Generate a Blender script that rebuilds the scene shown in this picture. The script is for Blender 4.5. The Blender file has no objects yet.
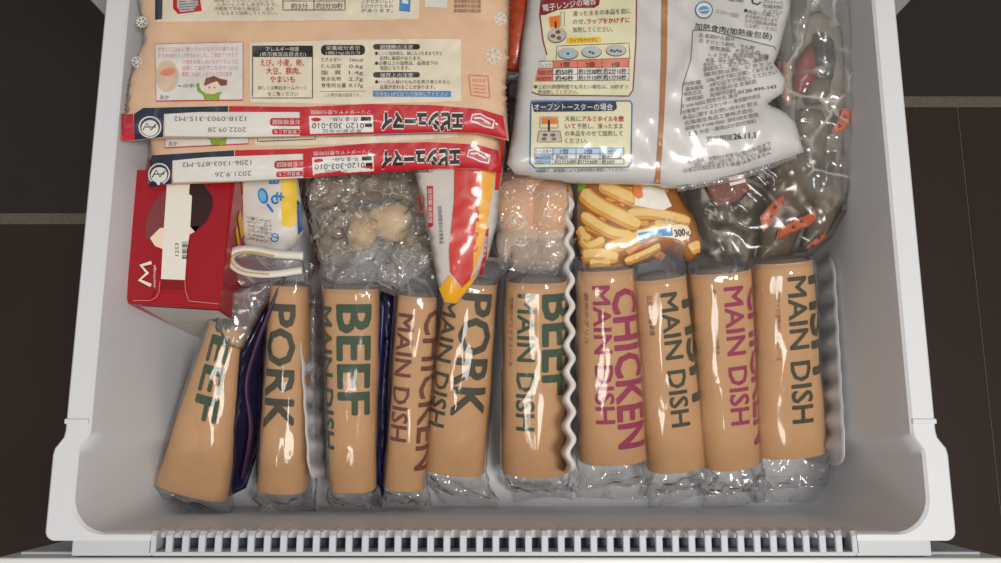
import bpy, bmesh, math, random
import numpy as np
from mathutils import Vector
from mathutils.geometry import delaunay_2d_cdt

random.seed(5)
SC = bpy.context.scene
COL = SC.collection

# ------------------------------------------------------------------ camera
RIM = 0.17                       # height of the drawer rim above its floor
CZ = RIM + 0.62                  # camera height
FPX = 820.0
TILT = math.radians(10.46)
cam_d = bpy.data.cameras.new('camera')
cam_d.sensor_width = 36.0
cam_d.lens = 36.0 * FPX / 1001.0
cam_d.clip_start = 0.01
cam = bpy.data.objects.new('camera', cam_d)
COL.objects.link(cam)
cam.location = (0, 0, CZ)
cam.rotation_euler = (TILT, 0, 0)
SC.camera = cam

# ------------------------------------------------------------------ world and lamps
world = bpy.data.worlds.new('room')
SC.world = world
world.use_nodes = True
bg = world.node_tree.nodes['Background']
bg.inputs[0].default_value = (1.0, 0.975, 0.95, 1)
bg.inputs[1].default_value = 0.34

def area(name, loc, target, size, power, color):
    l = bpy.data.lights.new(name, 'AREA')
    l.shape = 'DISK'
    l.size = size
    l.energy = power
    l.color = color
    o = bpy.data.objects.new(name, l)
    COL.objects.link(o)
    o.location = loc
    o.rotation_euler = (Vector(target) - Vector(loc)).to_track_quat('-Z', 'Y').to_euler()
    return o
area('ceiling_lamp', (0.5, -0.2, 1.75), (0, 0.1, 0.1), 0.38, 19.0, (1.0, 0.965, 0.92))
area('kitchen_lamp', (-0.25, -1.0, 1.75), (0, 0.1, 0.1), 0.5, 7.0, (1.0, 0.96, 0.9))

SC.view_settings.view_transform = 'Standard'
SC.view_settings.look = 'None'
SC.view_settings.gamma = 1.0
SC.view_settings.use_curve_mapping = False
SC.view_settings.exposure = -0.13
SC.cycles.transparent_max_bounces = 24

# ------------------------------------------------------------------ pixel rays -> points at a real height
RX, RY, RZ = np.array([1., 0, 0]), np.array([0, math.cos(TILT), math.sin(TILT)]), np.array([0, math.sin(TILT), -math.cos(TILT)])
def rays(p):
    p = np.asarray(p, float).reshape(-1, 2)
    return RZ[None] + ((p[:, 0] - 500.5) / FPX)[:, None] * RX[None] + ((281.5 - p[:, 1]) / FPX)[:, None] * RY[None]
def P(px, py, z):
    d = rays([(px, py)])[0]
    t = (z - CZ) / d[2]
    return Vector((d[0] * t, d[1] * t, z))

# ------------------------------------------------------------------ materials
def lin(c):
    return tuple((x / 255 / 12.92) if x / 255 <= 0.04045 else ((x / 255 + 0.055) / 1.055) ** 2.4 for x in c) + (1,)
MATS = {}
def mat(name, rgb, rough=0.5, spec=0.5, var=0.0, vscale=60, bump=0.0, bscale=200, coat=0.0, stretch=(1, 1, 1)):
    if name in MATS: return MATS[name]
    m = bpy.data.materials.new(name); m.use_nodes = True
    nt = m.node_tree; b = nt.nodes['Principled BSDF']
    b.inputs['Base Color'].default_value = lin(rgb)
    b.inputs['Roughness'].default_value = rough
    b.inputs['Specular IOR Level'].default_value = spec
    b.inputs['Coat Weight'].default_value = coat
    b.inputs['Coat Roughness'].default_value = 0.12
    if var or bump:
        tc = nt.nodes.new('ShaderNodeTexCoord'); mp = nt.nodes.new('ShaderNodeMapping')
        mp.inputs['Scale'].default_value = stretch
        nt.links.new(tc.outputs['Object'], mp.inputs[0])
    if var:
        n = nt.nodes.new('ShaderNodeTexNoise'); n.inputs['Scale'].default_value = vscale; n.inputs['Detail'].default_value = 6
        nt.links.new(mp.outputs[0], n.inputs[0])
        mx = nt.nodes.new('ShaderNodeMix'); mx.data_type = 'RGBA'
        c = lin(rgb)
        mx.inputs[6].default_value = tuple(x * (1 - var) for x in c[:3]) + (1,)
        mx.inputs[7].default_value = tuple(min(1, x * (1 + var)) for x in c[:3]) + (1,)
        nt.links.new(n.outputs[0], mx.inputs[0]); nt.links.new(mx.outputs[2], b.inputs['Base Color'])
    if bump:
        n2 = nt.nodes.new('ShaderNodeTexNoise'); n2.inputs['Scale'].default_value = bscale; n2.inputs['Detail'].default_value = 4
        nt.links.new(mp.outputs[0], n2.inputs[0])
        bp = nt.nodes.new('ShaderNodeBump'); bp.inputs['Strength'].default_value = bump; bp.inputs['Distance'].default_value = 0.002
        nt.links.new(n2.outputs[0], bp.inputs['Height']); nt.links.new(bp.outputs[0], b.inputs['Normal'])
    MATS[name] = m
    return m

def film(name, tint=(255, 255, 255), haze=0.05, gloss=1.0, rough=0.1, crinkle=0.5, cscale=45, hazecol=(225, 225, 225), stretch=(1, 1, 1), crease=0.0, crscale=30):
    """thin clear plastic: see-through, fresnel gloss, a little milky haze, crinkled normals"""
    if name in MATS: return MATS[name]
    m = bpy.data.materials.new(name); m.use_nodes = True
    nt = m.node_tree; nt.nodes.clear()
    out = nt.nodes.new('ShaderNodeOutputMaterial')
    tr = nt.nodes.new('ShaderNodeBsdfTransparent'); tr.inputs[0].default_value = lin(tint)
    gl = nt.nodes.new('ShaderNodeBsdfGlossy'); gl.inputs['Roughness'].default_value = rough
    df = nt.nodes.new('ShaderNodeBsdfDiffuse'); df.inputs[0].default_value = lin(hazecol)
    fr = nt.nodes.new('ShaderNodeFresnel'); ge = nt.nodes.new('ShaderNodeNewGeometry'); ma = nt.nodes.new('ShaderNodeMath'); ma.operation = 'MULTIPLY_ADD'
    ma.inputs[1].default_value = 1 / 1.45 - 1.45; ma.inputs[2].default_value = 1.45        # a thin sheet reflects alike from both sides
    nt.links.new(ge.outputs['Backfacing'], ma.inputs[0]); nt.links.new(ma.outputs[0], fr.inputs[0])
    mul = nt.nodes.new('ShaderNodeMath'); mul.operation = 'MULTIPLY'; mul.inputs[1].default_value = gloss
    tc0 = nt.nodes.new('ShaderNodeTexCoord'); tc = nt.nodes.new('ShaderNodeMapping')
    tc.inputs['Scale'].default_value = stretch; nt.links.new(tc0.outputs['Object'], tc.inputs[0])
    n1 = nt.nodes.new('ShaderNodeTexNoise'); n1.inputs['Scale'].default_value = cscale * 0.6; n1.inputs['Detail'].default_value = 3
    mixv = nt.nodes.new('ShaderNodeMix'); mixv.data_type = 'VECTOR'; mixv.inputs[0].default_value = 0.05
    vo = nt.nodes.new('ShaderNodeTexVoronoi'); vo.inputs['Scale'].default_value = cscale; vo.feature = 'F1'
    nt.links.new(tc.outputs[0], n1.inputs[0])
    nt.links.new(tc.outputs[0], mixv.inputs[4]); nt.links.new(n1.outputs[1], mixv.inputs[5])
    nt.links.new(mixv.outputs[1], vo.inputs[0])
    bp = nt.nodes.new('ShaderNodeBump'); bp.inputs['Strength'].default_value = crinkle; bp.inputs['Distance'].default_value = 0.006
    nt.links.new(vo.outputs[0], bp.inputs['Height'])
    nt.links.new(bp.outputs[0], gl.inputs['Normal']); nt.links.new(bp.outputs[0], fr.inputs['Normal'])
    nt.links.new(fr.outputs[0], mul.inputs[0])
    m1 = nt.nodes.new('ShaderNodeMixShader'); m2 = nt.nodes.new('ShaderNodeMixShader')
    m1.inputs[0].default_value = haze
    if crease:                                             # white stress lines of crumpled plastic
        ve = nt.nodes.new('ShaderNodeTexVoronoi'); ve.feature = 'DISTANCE_TO_EDGE'; ve.inputs['Scale'].default_value = crscale
        mv = nt.nodes.new('ShaderNodeMix'); mv.data_type = 'VECTOR'; mv.inputs[0].default_value = 0.035
        nt.links.new(tc.outputs[0], mv.inputs[4]); nt.links.new(n1.outputs[1], mv.inputs[5]); nt.links.new(mv.outputs[1], ve.inputs[0])
        mr = nt.nodes.new('ShaderNodeMapRange'); mr.inputs['From Min'].default_value = 0.0; mr.inputs['From Max'].default_value = 0.055
        mr.inputs['To Min'].default_value = haze + crease; mr.inputs['To Max'].default_value = haze
        nt.links.new(ve.outputs['Distance'], mr.inputs['Value'])
        n3 = nt.nodes.new('ShaderNodeTexNoise'); n3.inputs['Scale'].default_value = crscale * 1.3
        nt.links.new(tc.outputs[0], n3.inputs[0])
        m3 = nt.nodes.new('ShaderNodeMapRange'); m3.inputs['From Min'].default_value = 0.45; m3.inputs['From Max'].default_value = 0.62
        nt.links.new(n3.outputs[0], m3.inputs['Value'])
        mq = nt.nodes.new('ShaderNodeMix'); mq.inputs[2].default_value = haze
        nt.links.new(m3.outputs[0], mq.inputs[0]); nt.links.new(mr.outputs[0], mq.inputs[3]); nt.links.new(mq.outputs[0], m1.inputs[0])
    nt.links.new(tr.outputs[0], m1.inputs[1]); nt.links.new(df.outputs[0], m1.inputs[2])
    nt.links.new(mul.outputs[0], m2.inputs[0]); nt.links.new(m1.outputs[0], m2.inputs[1]); nt.links.new(gl.outputs[0], m2.inputs[2])
    nt.links.new(m2.outputs[0], out.inputs[0])
    MATS[name] = m
    return m

WHITE_PL = mat('drawer plastic', (216, 217, 220), 0.45, 0.4, bump=0.05, bscale=900)
GREY_PL = mat('door liner plastic', (196, 198, 202), 0.5, 0.4)
DOOR = mat('door edge', (226, 225, 222), 0.4)
DARK = mat('duct slot shade', (62, 70, 82), 0.6)
KRAFT = mat('kraft paper', (197, 151, 104), 0.62, 0.3, var=0.10, vscale=70, bump=0.12, bscale=500, stretch=(1, 1, 3))
FILM = film('clear film', haze=0.025, gloss=2.0, rough=0.09, crinkle=0.35, cscale=42, stretch=(1, .16, .4))
FILM_END = film('clear crinkled film', haze=0.07, gloss=2.6, rough=0.10, crinkle=0.7, cscale=50, hazecol=(235, 236, 238), stretch=(1, .6, .6), crease=.35, crscale=42)
FILM_GREY = film('grey shadowed film', tint=(248, 248, 250), haze=0.08, gloss=2.2, rough=0.10, crinkle=0.6, cscale=40, hazecol=(190, 192, 196), stretch=(1, .5, .6), crease=.3, crscale=34)  # grey put into the haze for the shadow seen through the bag tops
FILM_WRAP = film('cling wrap', haze=0.17, gloss=2.6, rough=0.10, crinkle=0.9, cscale=60, hazecol=(222, 218, 210), crease=.5, crscale=50)
FILM_VAC = film('vacuum film', haze=0.12, gloss=1.2, rough=0.15, crinkle=0.3, cscale=34, hazecol=(222, 219, 212), crease=.4, crscale=26)
GLOSSY = film('glossy bag film', haze=0.012, gloss=0.75, rough=0.13, crinkle=0.28, cscale=30, crease=.08, crscale=24)
FILM_SOFT = film('soft clear film', haze=0.07, gloss=1.6, rough=0.12, crinkle=0.3, cscale=30, crease=.3, crscale=30)
FILM_BLUE = film('blue purple bag film', tint=(120, 118, 165), haze=0.3, gloss=0.7, rough=0.2, crinkle=0.3, cscale=30, hazecol=(52, 46, 84))

# ------------------------------------------------------------------ object helpers
def link(name, verts, faces, material, parent=None, smooth=True):
    me = bpy.data.meshes.new(name)
    me.from_pydata([tuple(v) for v in verts], [], [tuple(f) for f in faces])
    me.update()
    if material: me.materials.append(material)
    if smooth: me.shade_smooth()
    o = bpy.data.objects.new(name, me)
    COL.objects.link(o)
    if parent is not None: put(o, parent)
    return o
def put(o, parent):
    o.parent = parent
    o.matrix_parent_inverse = parent.matrix_basis.inverted()
def tag(o, label, cat, group=None, kind=None):
    if label: o['label'] = label
    if cat: o['category'] = cat
    if group: o['group'] = group
    if kind: o['kind'] = kind
    return o
def thing(name, label, cat, loc, group=None):
    o = bpy.data.objects.new(name, None); COL.objects.link(o)
    o.empty_display_size = 0.02
    o.location = loc
    return tag(o, label, cat, group)
def fix(o):
    bm = bmesh.new(); bm.from_mesh(o.data)
    bmesh.ops.recalc_face_normals(bm, faces=bm.faces)
    bm.to_mesh(o.data); bm.free()
    return o
def box(name, x0, x1, y0, y1, z0, z1, material, parent=None, bev=0.0, seg=2):
    bm = bmesh.new()
    bmesh.ops.create_cube(bm, size=1)
    for v in bm.verts:
        v.co = (x0 + (v.co.x + .5) * (x1 - x0), y0 + (v.co.y + .5) * (y1 - y0), z0 + (v.co.z + .5) * (z1 - z0))
    if bev: bmesh.ops.bevel(bm, geom=bm.edges[:], offset=bev, segments=seg, affect='EDGES', profile=.6)
    me = bpy.data.meshes.new(name); bm.to_mesh(me); bm.free()
    me.materials.append(material)
    if bev: me.shade_smooth()
    o = bpy.data.objects.new(name, me); COL.objects.link(o)
    if bev:
        md = o.modifiers.new('wn', 'WEIGHTED_NORMAL')
    if parent is not None: put(o, parent)
    return o
def tube(name, pts, r, material, parent=None, n=8, flat=1.0):
    pts = [Vector(p) for p in pts]
    vs, fs = [], []
    for i, p in enumerate(pts):
        d = (pts[min(i + 1, len(pts) - 1)] - pts[max(i - 1, 0)]).normalized()
        a = d.cross(Vector((0, 0, 1)))
        if a.length < 1e-4: a = Vector((1, 0, 0))
        a.normalize(); b = a.cross(d)
        rr = r[i] if isinstance(r, (list, tuple)) else r
        for k in range(n):
            t = 2 * math.pi * k / n
            vs.append(p + a * rr * math.cos(t) * flat + b * rr * math.sin(t))
    for i in range(len(pts) - 1):
        for k in range(n):
            fs.append((i * n + k, i * n + (k + 1) % n, (i + 1) * n + (k + 1) % n, (i + 1) * n + k))
    fs.append(tuple(range(n))[::-1]); fs.append(tuple((len(pts) - 1) * n + k for k in range(n)))
    return fix(link(name, vs, fs, material, parent))
def smooth_curve(pts, n=8):
    pts = [Vector(p) for p in pts]
    out = []
    for i in range(len(pts) - 1):
        p0, p1, p2, p3 = pts[max(i - 1, 0)], pts[i], pts[i + 1], pts[min(i + 2, len(pts) - 1)]
        for k in range(n):
            t = k / n
            out.append(0.5 * ((2 * p1) + (p2 - p0) * t + (2 * p0 - 5 * p1 + 4 * p2 - p3) * t * t + (3 * p1 - p0 - 3 * p2 + p3) * t ** 3))
    out.append(pts[-1])
    return out
def wav(X, Y, scale, seed, n=7):
    r = np.random.RandomState(seed)
    s = np.zeros_like(X)
    for _ in range(n):
        a = r.uniform(0, math.pi * 2); f = r.uniform(0.6, 1.7) * 2 * math.pi / scale
        s = s + np.sin(f * (X * math.cos(a) + Y * math.sin(a)) + r.uniform(0, 6.28))
    return s / math.sqrt(n)

# ------------------------------------------------------------------ soft sheets: bags as thick pillows over a plane
class Sheet:
    def __init__(s, outline, ctrl, bulge=0.01, ew=0.03, below=None, amp=0.001, scale=0.04, seed=1, ridge=0.0, rscale=0.03, extra=None, spacing=0.0045, zmin=None):
        w = [P(*c) for c in ctrl]
        A = np.array([[v.x, v.y, 1] for v in w]); s.pl = np.linalg.solve(A, np.array([v.z for v in w]))
        s.bulge, s.ew, s.below = bulge, ew, (bulge if below is None else below)
        s.amp, s.scale, s.seed, s.ridge, s.rscale, s.extra, s.spacing, s.zmin = amp, scale, seed, ridge, rscale, extra, spacing, zmin
        s.out_px = np.array(outline, float)
        s.poly = s.toplane(s.out_px)[:, :2]
    def plane(s, XY): return XY[:, 0] * s.pl[0] + XY[:, 1] * s.pl[1] + s.pl[2]
    def toplane(s, px):
        d = rays(px)
        t = (s.pl[2] - CZ) / (d[:, 2] - d[:, 0] * s.pl[0] - d[:, 1] * s.pl[1])
        return d * t[:, None] + np.array([0, 0, CZ])[None]
    def dist(s, XY):
        a = s.poly; b = np.roll(a, -1, 0)
        best = np.full(len(XY), 9.0)
        for i in range(len(a)):
            e = b[i] - a[i]; L = max(e @ e, 1e-12)
            t = np.clip(((XY - a[i]) @ e) / L, 0, 1)
            q = a[i] + t[:, None] * e
            best = np.minimum(best, np.hypot(*(XY - q).T))
        return best
    def h(s, XY, d=None):
        if d is None: d = s.dist(XY)
        t = np.clip(d / s.ew, 0, 1)
        g = np.sqrt(np.maximum(0, 1 - (1 - t) ** 2))
        fade = np.clip(d / (s.ew * 0.5), 0, 1)
        z = s.plane(XY) + s.bulge * g
        X, Y = XY[:, 0], XY[:, 1]
        if s.amp: z = z + s.amp * wav(X, Y, s.scale, s.seed) * (0.35 + 0.65 * fade)
        if s.ridge:
            z = z + s.ridge * (1 - 1.6 * np.abs(wav(X, Y, s.rscale, s.seed + 9, 5))) * fade
            z = z + s.ridge * .5 * (1 - 1.6 * np.abs(wav(X, Y, s.rscale * .5, s.seed + 19, 5))) * fade
        if s.extra is not None: z = s.extra(XY, z, d)
        return z
    def proj(s, px, off=0.0):
        px = np.asarray(px, float).reshape(-1, 2)
        d = rays(px)
        p = s.toplane(px)
        for _ in range(6):
            z = s.h(p[:, :2]) + off
            t = (z - CZ) / d[:, 2]
            p = d * t[:, None] + np.array([0, 0, CZ])[None]
        return p
    def build(s, name, material, parent=None, single=False):
        sp = s.spacing
        loop = []
        n = len(s.poly)
        for i in range(n):
            a, b = s.poly[i], s.poly[(i + 1) % n]
            k = max(1, int(np.hypot(*(b - a)) / sp))
            for j in range(k): loop.append(a + (b - a) * j / k)
        loop = np.array(loop)
        lo, hi = s.poly.min(0), s.poly.max(0)
        gx, gy = np.meshgrid(np.arange(lo[0], hi[0], sp), np.arange(lo[1], hi[1], sp))
        gx[::2] += sp * .5
        g = np.stack([gx.ravel(), gy.ravel()], 1)
        g = g[s.inside(g)]
        g = g[s.dist(g) > sp * .55]
        pts = [Vector(p) for p in loop] + [Vector(p) for p in g]
        m = len(loop)
        r = delaunay_2d_cdt(pts, [], [list(range(m))], 1, 1e-7)
        V = np.array([tuple(v) for v in r[0]]); F = [tuple(f) for f in r[2]]
        d = s.dist(V); border = d < 1e-6
        top = s.h(V, d)
        verts = [(V[i, 0], V[i, 1], top[i]) for i in range(len(V))]
        faces = list(F)
        if not single:
            t = np.clip(d / s.ew, 0, 1)
            bot = s.plane(V) - np.maximum(s.below * np.sqrt(np.maximum(0, 1 - (1 - t) ** 2)), 0.0008)
            if s.zmin is not None: bot = np.maximum(bot, s.zmin)
            bot = np.minimum(bot, top - 0.0005)
            idx = {}
            for i in range(len(V)):
                if border[i]: idx[i] = i
                else:
                    idx[i] = len(verts); verts.append((V[i, 0], V[i, 1], bot[i]))
            faces += [tuple(idx[i] for i in f[::-1]) for f in F]
        return fix(link(name, verts, faces, material, parent))
    def inside(s, g):
        a = s.poly; b = np.roll(a, -1, 0)
        c = np.zeros(len(g), bool)
        for i in range(len(a)):
            cond = ((a[i, 1] > g[:, 1]) != (b[i, 1] > g[:, 1]))
            xx = (b[i, 0] - a[i, 0]) * (g[:, 1] - a[i, 1]) / (b[i, 1] - a[i, 1] + 1e-12) + a[i, 0]
            c ^= cond & (g[:, 0] < xx)
        return c

def overlay(sheet, m, parent, lift=0.0024):
    b0 = sheet.bulge
    sheet.bulge = b0 + lift
    below = sheet.below; sheet.below = -b0 - lift + .0004
    vs0 = sheet.build('glossy_film', m, parent, single=True)
    sheet.bulge, sheet.below = b0, below
    return vs0
# ------------------------------------------------------------------ print on the sheets
TXT = {}
def glyphs(sx, bold):
    k = (sx, bold)
    if k in TXT: return TXT[k]
    if bold:
        V0, F0 = glyphs(sx, 0.0)
        V, F = [], []
        for j in range(6):
            a = j * math.pi / 3
            F += [tuple(i + len(V0) * j for i in f) for f in F0]
            V.append(V0 + np.array([[math.cos(a), math.sin(a)]]) * bold)
        TXT[k] = (np.concatenate(V), F)
        return TXT[k]
    c = bpy.data.curves.new('t', 'FONT'); c.body = sx; c.size = 1; c.resolution_u = 2; c.offset = bold
    o = bpy.data.objects.new('t', c)
    me = o.to_mesh()
    V = np.array([(v.co.x, v.co.y) for v in me.vertices]).reshape(-1, 2); F = [tuple(p.vertices) for p in me.polygons]
    o.to_mesh_clear(); bpy.data.objects.remove(o); bpy.data.curves.remove(c)
    TXT[k] = (V, F)
    return TXT[k]
def subdivided(V, F, L):
    bm = bmesh.new()
    vs = [bm.verts.new((x, y, 0)) for x, y in V]
    for f in F:
        try: bm.faces.new([vs[i] for i in f])
        except ValueError: pass
    for _ in range(5):
        bmesh.ops.triangulate(bm, faces=bm.faces[:])
        es = [e for e in bm.edges if e.calc_length() > L]
        if not es: break
        bmesh.ops.subdivide_edges(bm, edges=es, cuts=1)
    bmesh.ops.triangulate(bm, faces=bm.faces[:])
    bm.verts.index_update()
    V2 = np.array([(v.co.x, v.co.y) for v in bm.verts]).reshape(-1, 2); F2 = [tuple(v.index for v in f.verts) for f in bm.faces]
    bm.free()
    return V2, F2

class Print:
    def __init__(s, sheet, parent, T=None):
        s.sh, s.par, s.T, s.acc = sheet, parent, T, {}
    def add(s, name, m, V, F, off):
        V = np.asarray(V, float).reshape(-1, 2)
        big = name not in ('lettering', 'printed_line', 'barcode', 'printed_snowflake') and np.ptp(V, axis=0).max() >= 10
        s.n = getattr(s, 'n', 0) + 1
        if s.T is not None: V = s.T(V)
        W = s.sh.proj(V, off)
        v, f = s.acc.setdefault((name, m.name, s.n if big else 0), ([], []))
        b = len(v); v.extend(map(tuple, W)); f.extend(tuple(i + b for i in q) for q in F)
    def poly(s, pts, m, off=0.0006, name='printed_panel', sp=5.0):
        pts = np.array(pts, float)
        loop = []
        for i in range(len(pts)):
            a, b = pts[i], pts[(i + 1) % len(pts)]
            k = max(1, int(np.hypot(*(b - a)) / sp))
            for j in range(k): loop.append(a + (b - a) * j / k)
        loop = np.array(loop)
        lo, hi = pts.min(0), pts.max(0)
        gx, gy = np.meshgrid(np.arange(lo[0] + sp / 2, hi[0], sp), np.arange(lo[1] + sp / 2, hi[1], sp))
        g = np.stack([gx.ravel(), gy.ravel()], 1)
        r = delaunay_2d_cdt([Vector(p) for p in loop] + [Vector(p) for p in g], [], [list(range(len(loop)))], 1, 1e-6)
        V = np.array([tuple(v) for v in r[0]]).reshape(-1, 2)
        F = []
        for q in r[2]:
            q = tuple(q)
            a, b, c = V[q[0]], V[q[1]], V[q[2]]
            if (b[0] - a[0]) * (c[1] - a[1]) - (b[1] - a[1]) * (c[0] - a[0]) > 0: q = q[::-1]
            F.append(q)
        s.add(name, m, V, F, off)
    def rect(s, x0, y0, x1, y1, m, off=0.0006, r=0.0, name='printed_panel', sp=5.0):
        if r <= 0: pts = [(x0, y0), (x1, y0), (x1, y1), (x0, y1)]
        else:
            pts = []
            for cx, cy, a0 in ((x1 - r, y0 + r, -90), (x1 - r, y1 - r, 0), (x0 + r, y1 - r, 90), (x0 + r, y0 + r, 180)):
                for k in range(5):
                    a = math.radians(a0 + k * 22.5)
                    pts.append((cx + r * math.cos(a), cy + r * math.sin(a)))
        s.poly(pts, m, off, name, sp)
    def ell(s, cx, cy, rx, ry, m, off=0.0008, name='printed_picture', rot=0, n=20):
        c, q = math.cos(math.radians(rot)), math.sin(math.radians(rot))
        s.poly([(cx + rx * math.cos(t) * c - ry * math.sin(t) * q, cy + rx * math.cos(t) * q + ry * math.sin(t) * c) for t in np.linspace(0, 2 * math.pi, n, endpoint=False)], m, off, name)
    def line(s, pts, w, m, off=0.0013, closed=False, name='printed_line', sp=5.0):
        pts = [np.array(p, float) for p in pts]
        if closed: pts = pts + [pts[0]]
        q = []
        for a, b in zip(pts, pts[1:]):
            k = max(1, int(np.hypot(*(b - a)) / sp))
            for j in range(k): q.append(a + (b - a) * j / k)
        q.append(pts[-1])
        V, F = [], []
        for i in range(len(q)):
            d = q[min(i + 1, len(q) - 1)] - q[max(i - 1, 0)]
            if closed and i in (0, len(q) - 1): d = q[1] - q[-2]
            d = d / (np.hypot(*d) + 1e-9); nn = np.array([-d[1], d[0]]) * w / 2
            V += [q[i] + nn, q[i] - nn]
        for i in range(len(q) - 1): F.append((2 * i, 2 * i + 2, 2 * i + 3, 2 * i + 1))
        s.add(name, m, V, F, off)
    def frame(s, x0, y0, x1, y1, w, m, off=0.0013):
        s.line([(x0, y0), (x1, y0), (x1, y1), (x0, y1)], w, m, off, closed=True)
    def text(s, sx, x, y, size, m, width=None, ang=0.0, bold=0.0, off=0.0017, name='lettering', flipx=False):
        """(x, y) is the left end of the base line, size the em height in photo pixels, ang clockwise in the picture"""
        V, F = glyphs(sx, bold)
        if not len(V): return
        V = V.copy(); V[:, 0] -= V[:, 0].min()
        sc = size if width is None else width / V[:, 0].max()
        u, v = V[:, 0] * sc, V[:, 1] * size
        a = math.radians(ang)
        W = np.stack([x + u * math.cos(a) + v * math.sin(a), y + u * math.sin(a) - v * math.cos(a)], 1)
        s.add(name, m, W, F, off)
    def flush(s):
        for (name, mn, k), (v, f) in s.acc.items():
            o = link(name, v, f, bpy.data.materials[mn], s.par, smooth=True)
            if not k: o['kind'] = 'stuff'
        s.acc = {}

def cm(name, rgb, rough=0.45, coat=0.0): return mat(name, rgb, rough, 0.4, coat=coat)
BLACK = cm('ink black', (28, 26, 26)); GREYINK = cm('ink grey', (105, 100, 96)); RED = cm('ink red', (190, 22, 38)); NAVY = cm('ink navy', (32, 36, 62))
WHITE = cm('ink white', (220, 217, 210)); CREAM = cm('ink cream', (226, 215, 192)); PINK = cm('ink pink', (205, 120, 150)); BLUE = cm('ink blue', (70, 130, 190))
DKBLUE = cm('ink dark blue', (28, 60, 110)); PEACH = cm('shumai bag peach', (224, 186, 152), 0.35, 0.25); ORANGE = cm('ink orange', (225, 120, 45)); YELLOW = cm('ink yellow', (232, 190, 30))
SALMON = cm('ink salmon', (218, 120, 98)); LBLUE = cm('ink light blue', (165, 200, 225)); GREEN = cm('ink green', (130, 165, 50)); BROWN = cm('ink brown', (120, 75, 45))
MAROON = cm('ink maroon', (130, 28, 34)); PALEY = cm('ink pale yellow', (222, 216, 180)); SKIN = cm('ink skin', (240, 214, 190)); COPPER = cm('copper strip', (168, 112, 74), 0.35)

# ------------------------------------------------------------------ room floor of big dark tiles
FZ = -0.35
floor = box('floor', -1.6, 1.6, -1.2, 1.4, FZ - 0.03, FZ - 0.0012, mat('grout', (104, 96, 86), 0.9, var=0.45, vscale=260))
tag(floor, None, None, kind='structure')
TILE_A = mat('dark tile', (46, 39, 37), 0.5, 0.35, var=0.10, vscale=14, bump=0.05, bscale=60)
TILE_B = mat('brown tile', (49, 35, 28), 0.5, 0.35, var=0.12, vscale=14, bump=0.05, bscale=60)
lg0, lg1 = P(20, 224, FZ).y, P(20, 213, FZ).y
rg0, rg1 = P(980, 107, FZ).y, P(980, 96, FZ).y
sx = P(958, 107, FZ).x
for nm, x0, x1, y0, y1, m in (
        ('tile', -1.6, 0.0, lg1, 1.4, TILE_A), ('tile', -1.6, 0.0, -1.2, lg0, TILE_B),
        ('tile', 0.006, 1.6, rg1, 1.4, TILE_A), ('tile', 0.006, sx - 0.0006, -1.2, rg0, TILE_B), ('tile', sx + 0.0006, 1.6, -1.2, rg0, TILE_B)):
    box(nm, x0, x1, y0, y1, FZ - 0.02, FZ, m, floor, bev=0.001, seg=1)

# ------------------------------------------------------------------ refrigerator cabinet behind the drawer
CAB = mat('cabinet grey', (196, 196, 194), 0.45)
yc = 0.372
xc = abs(P(104, 17, 0.10).x) * 1.0
yc = P(97, 8.5, 0.10).y
xc = abs(P(97, 8.5, 0.10).x)
fr = thing('refrigerator_cabinet', 'light grey refrigerator cabinet that the open freezer drawer slides out of', 'refrigerator', (0, yc, FZ))
box('side_panel', -xc, -xc + 0.03, yc, yc + 0.6, FZ, 1.2, CAB, fr, 0.003)
box('side_panel', xc - 0.03, xc, yc, yc + 0.6, FZ, 1.2, CAB, fr, 0.003)
box('back_panel', -xc + 0.03, xc - 0.03, yc + 0.57, yc + 0.6, FZ, 1.2, CAB, fr)
box('bottom_panel', -xc + 0.03, xc - 0.03, yc + 0.002, yc + 0.57, FZ, -0.03, CAB, fr)
box('divider_panel', -xc + 0.03, xc - 0.03, yc + 0.002, yc + 0.57, 0.30, 0.36, CAB, fr)

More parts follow.
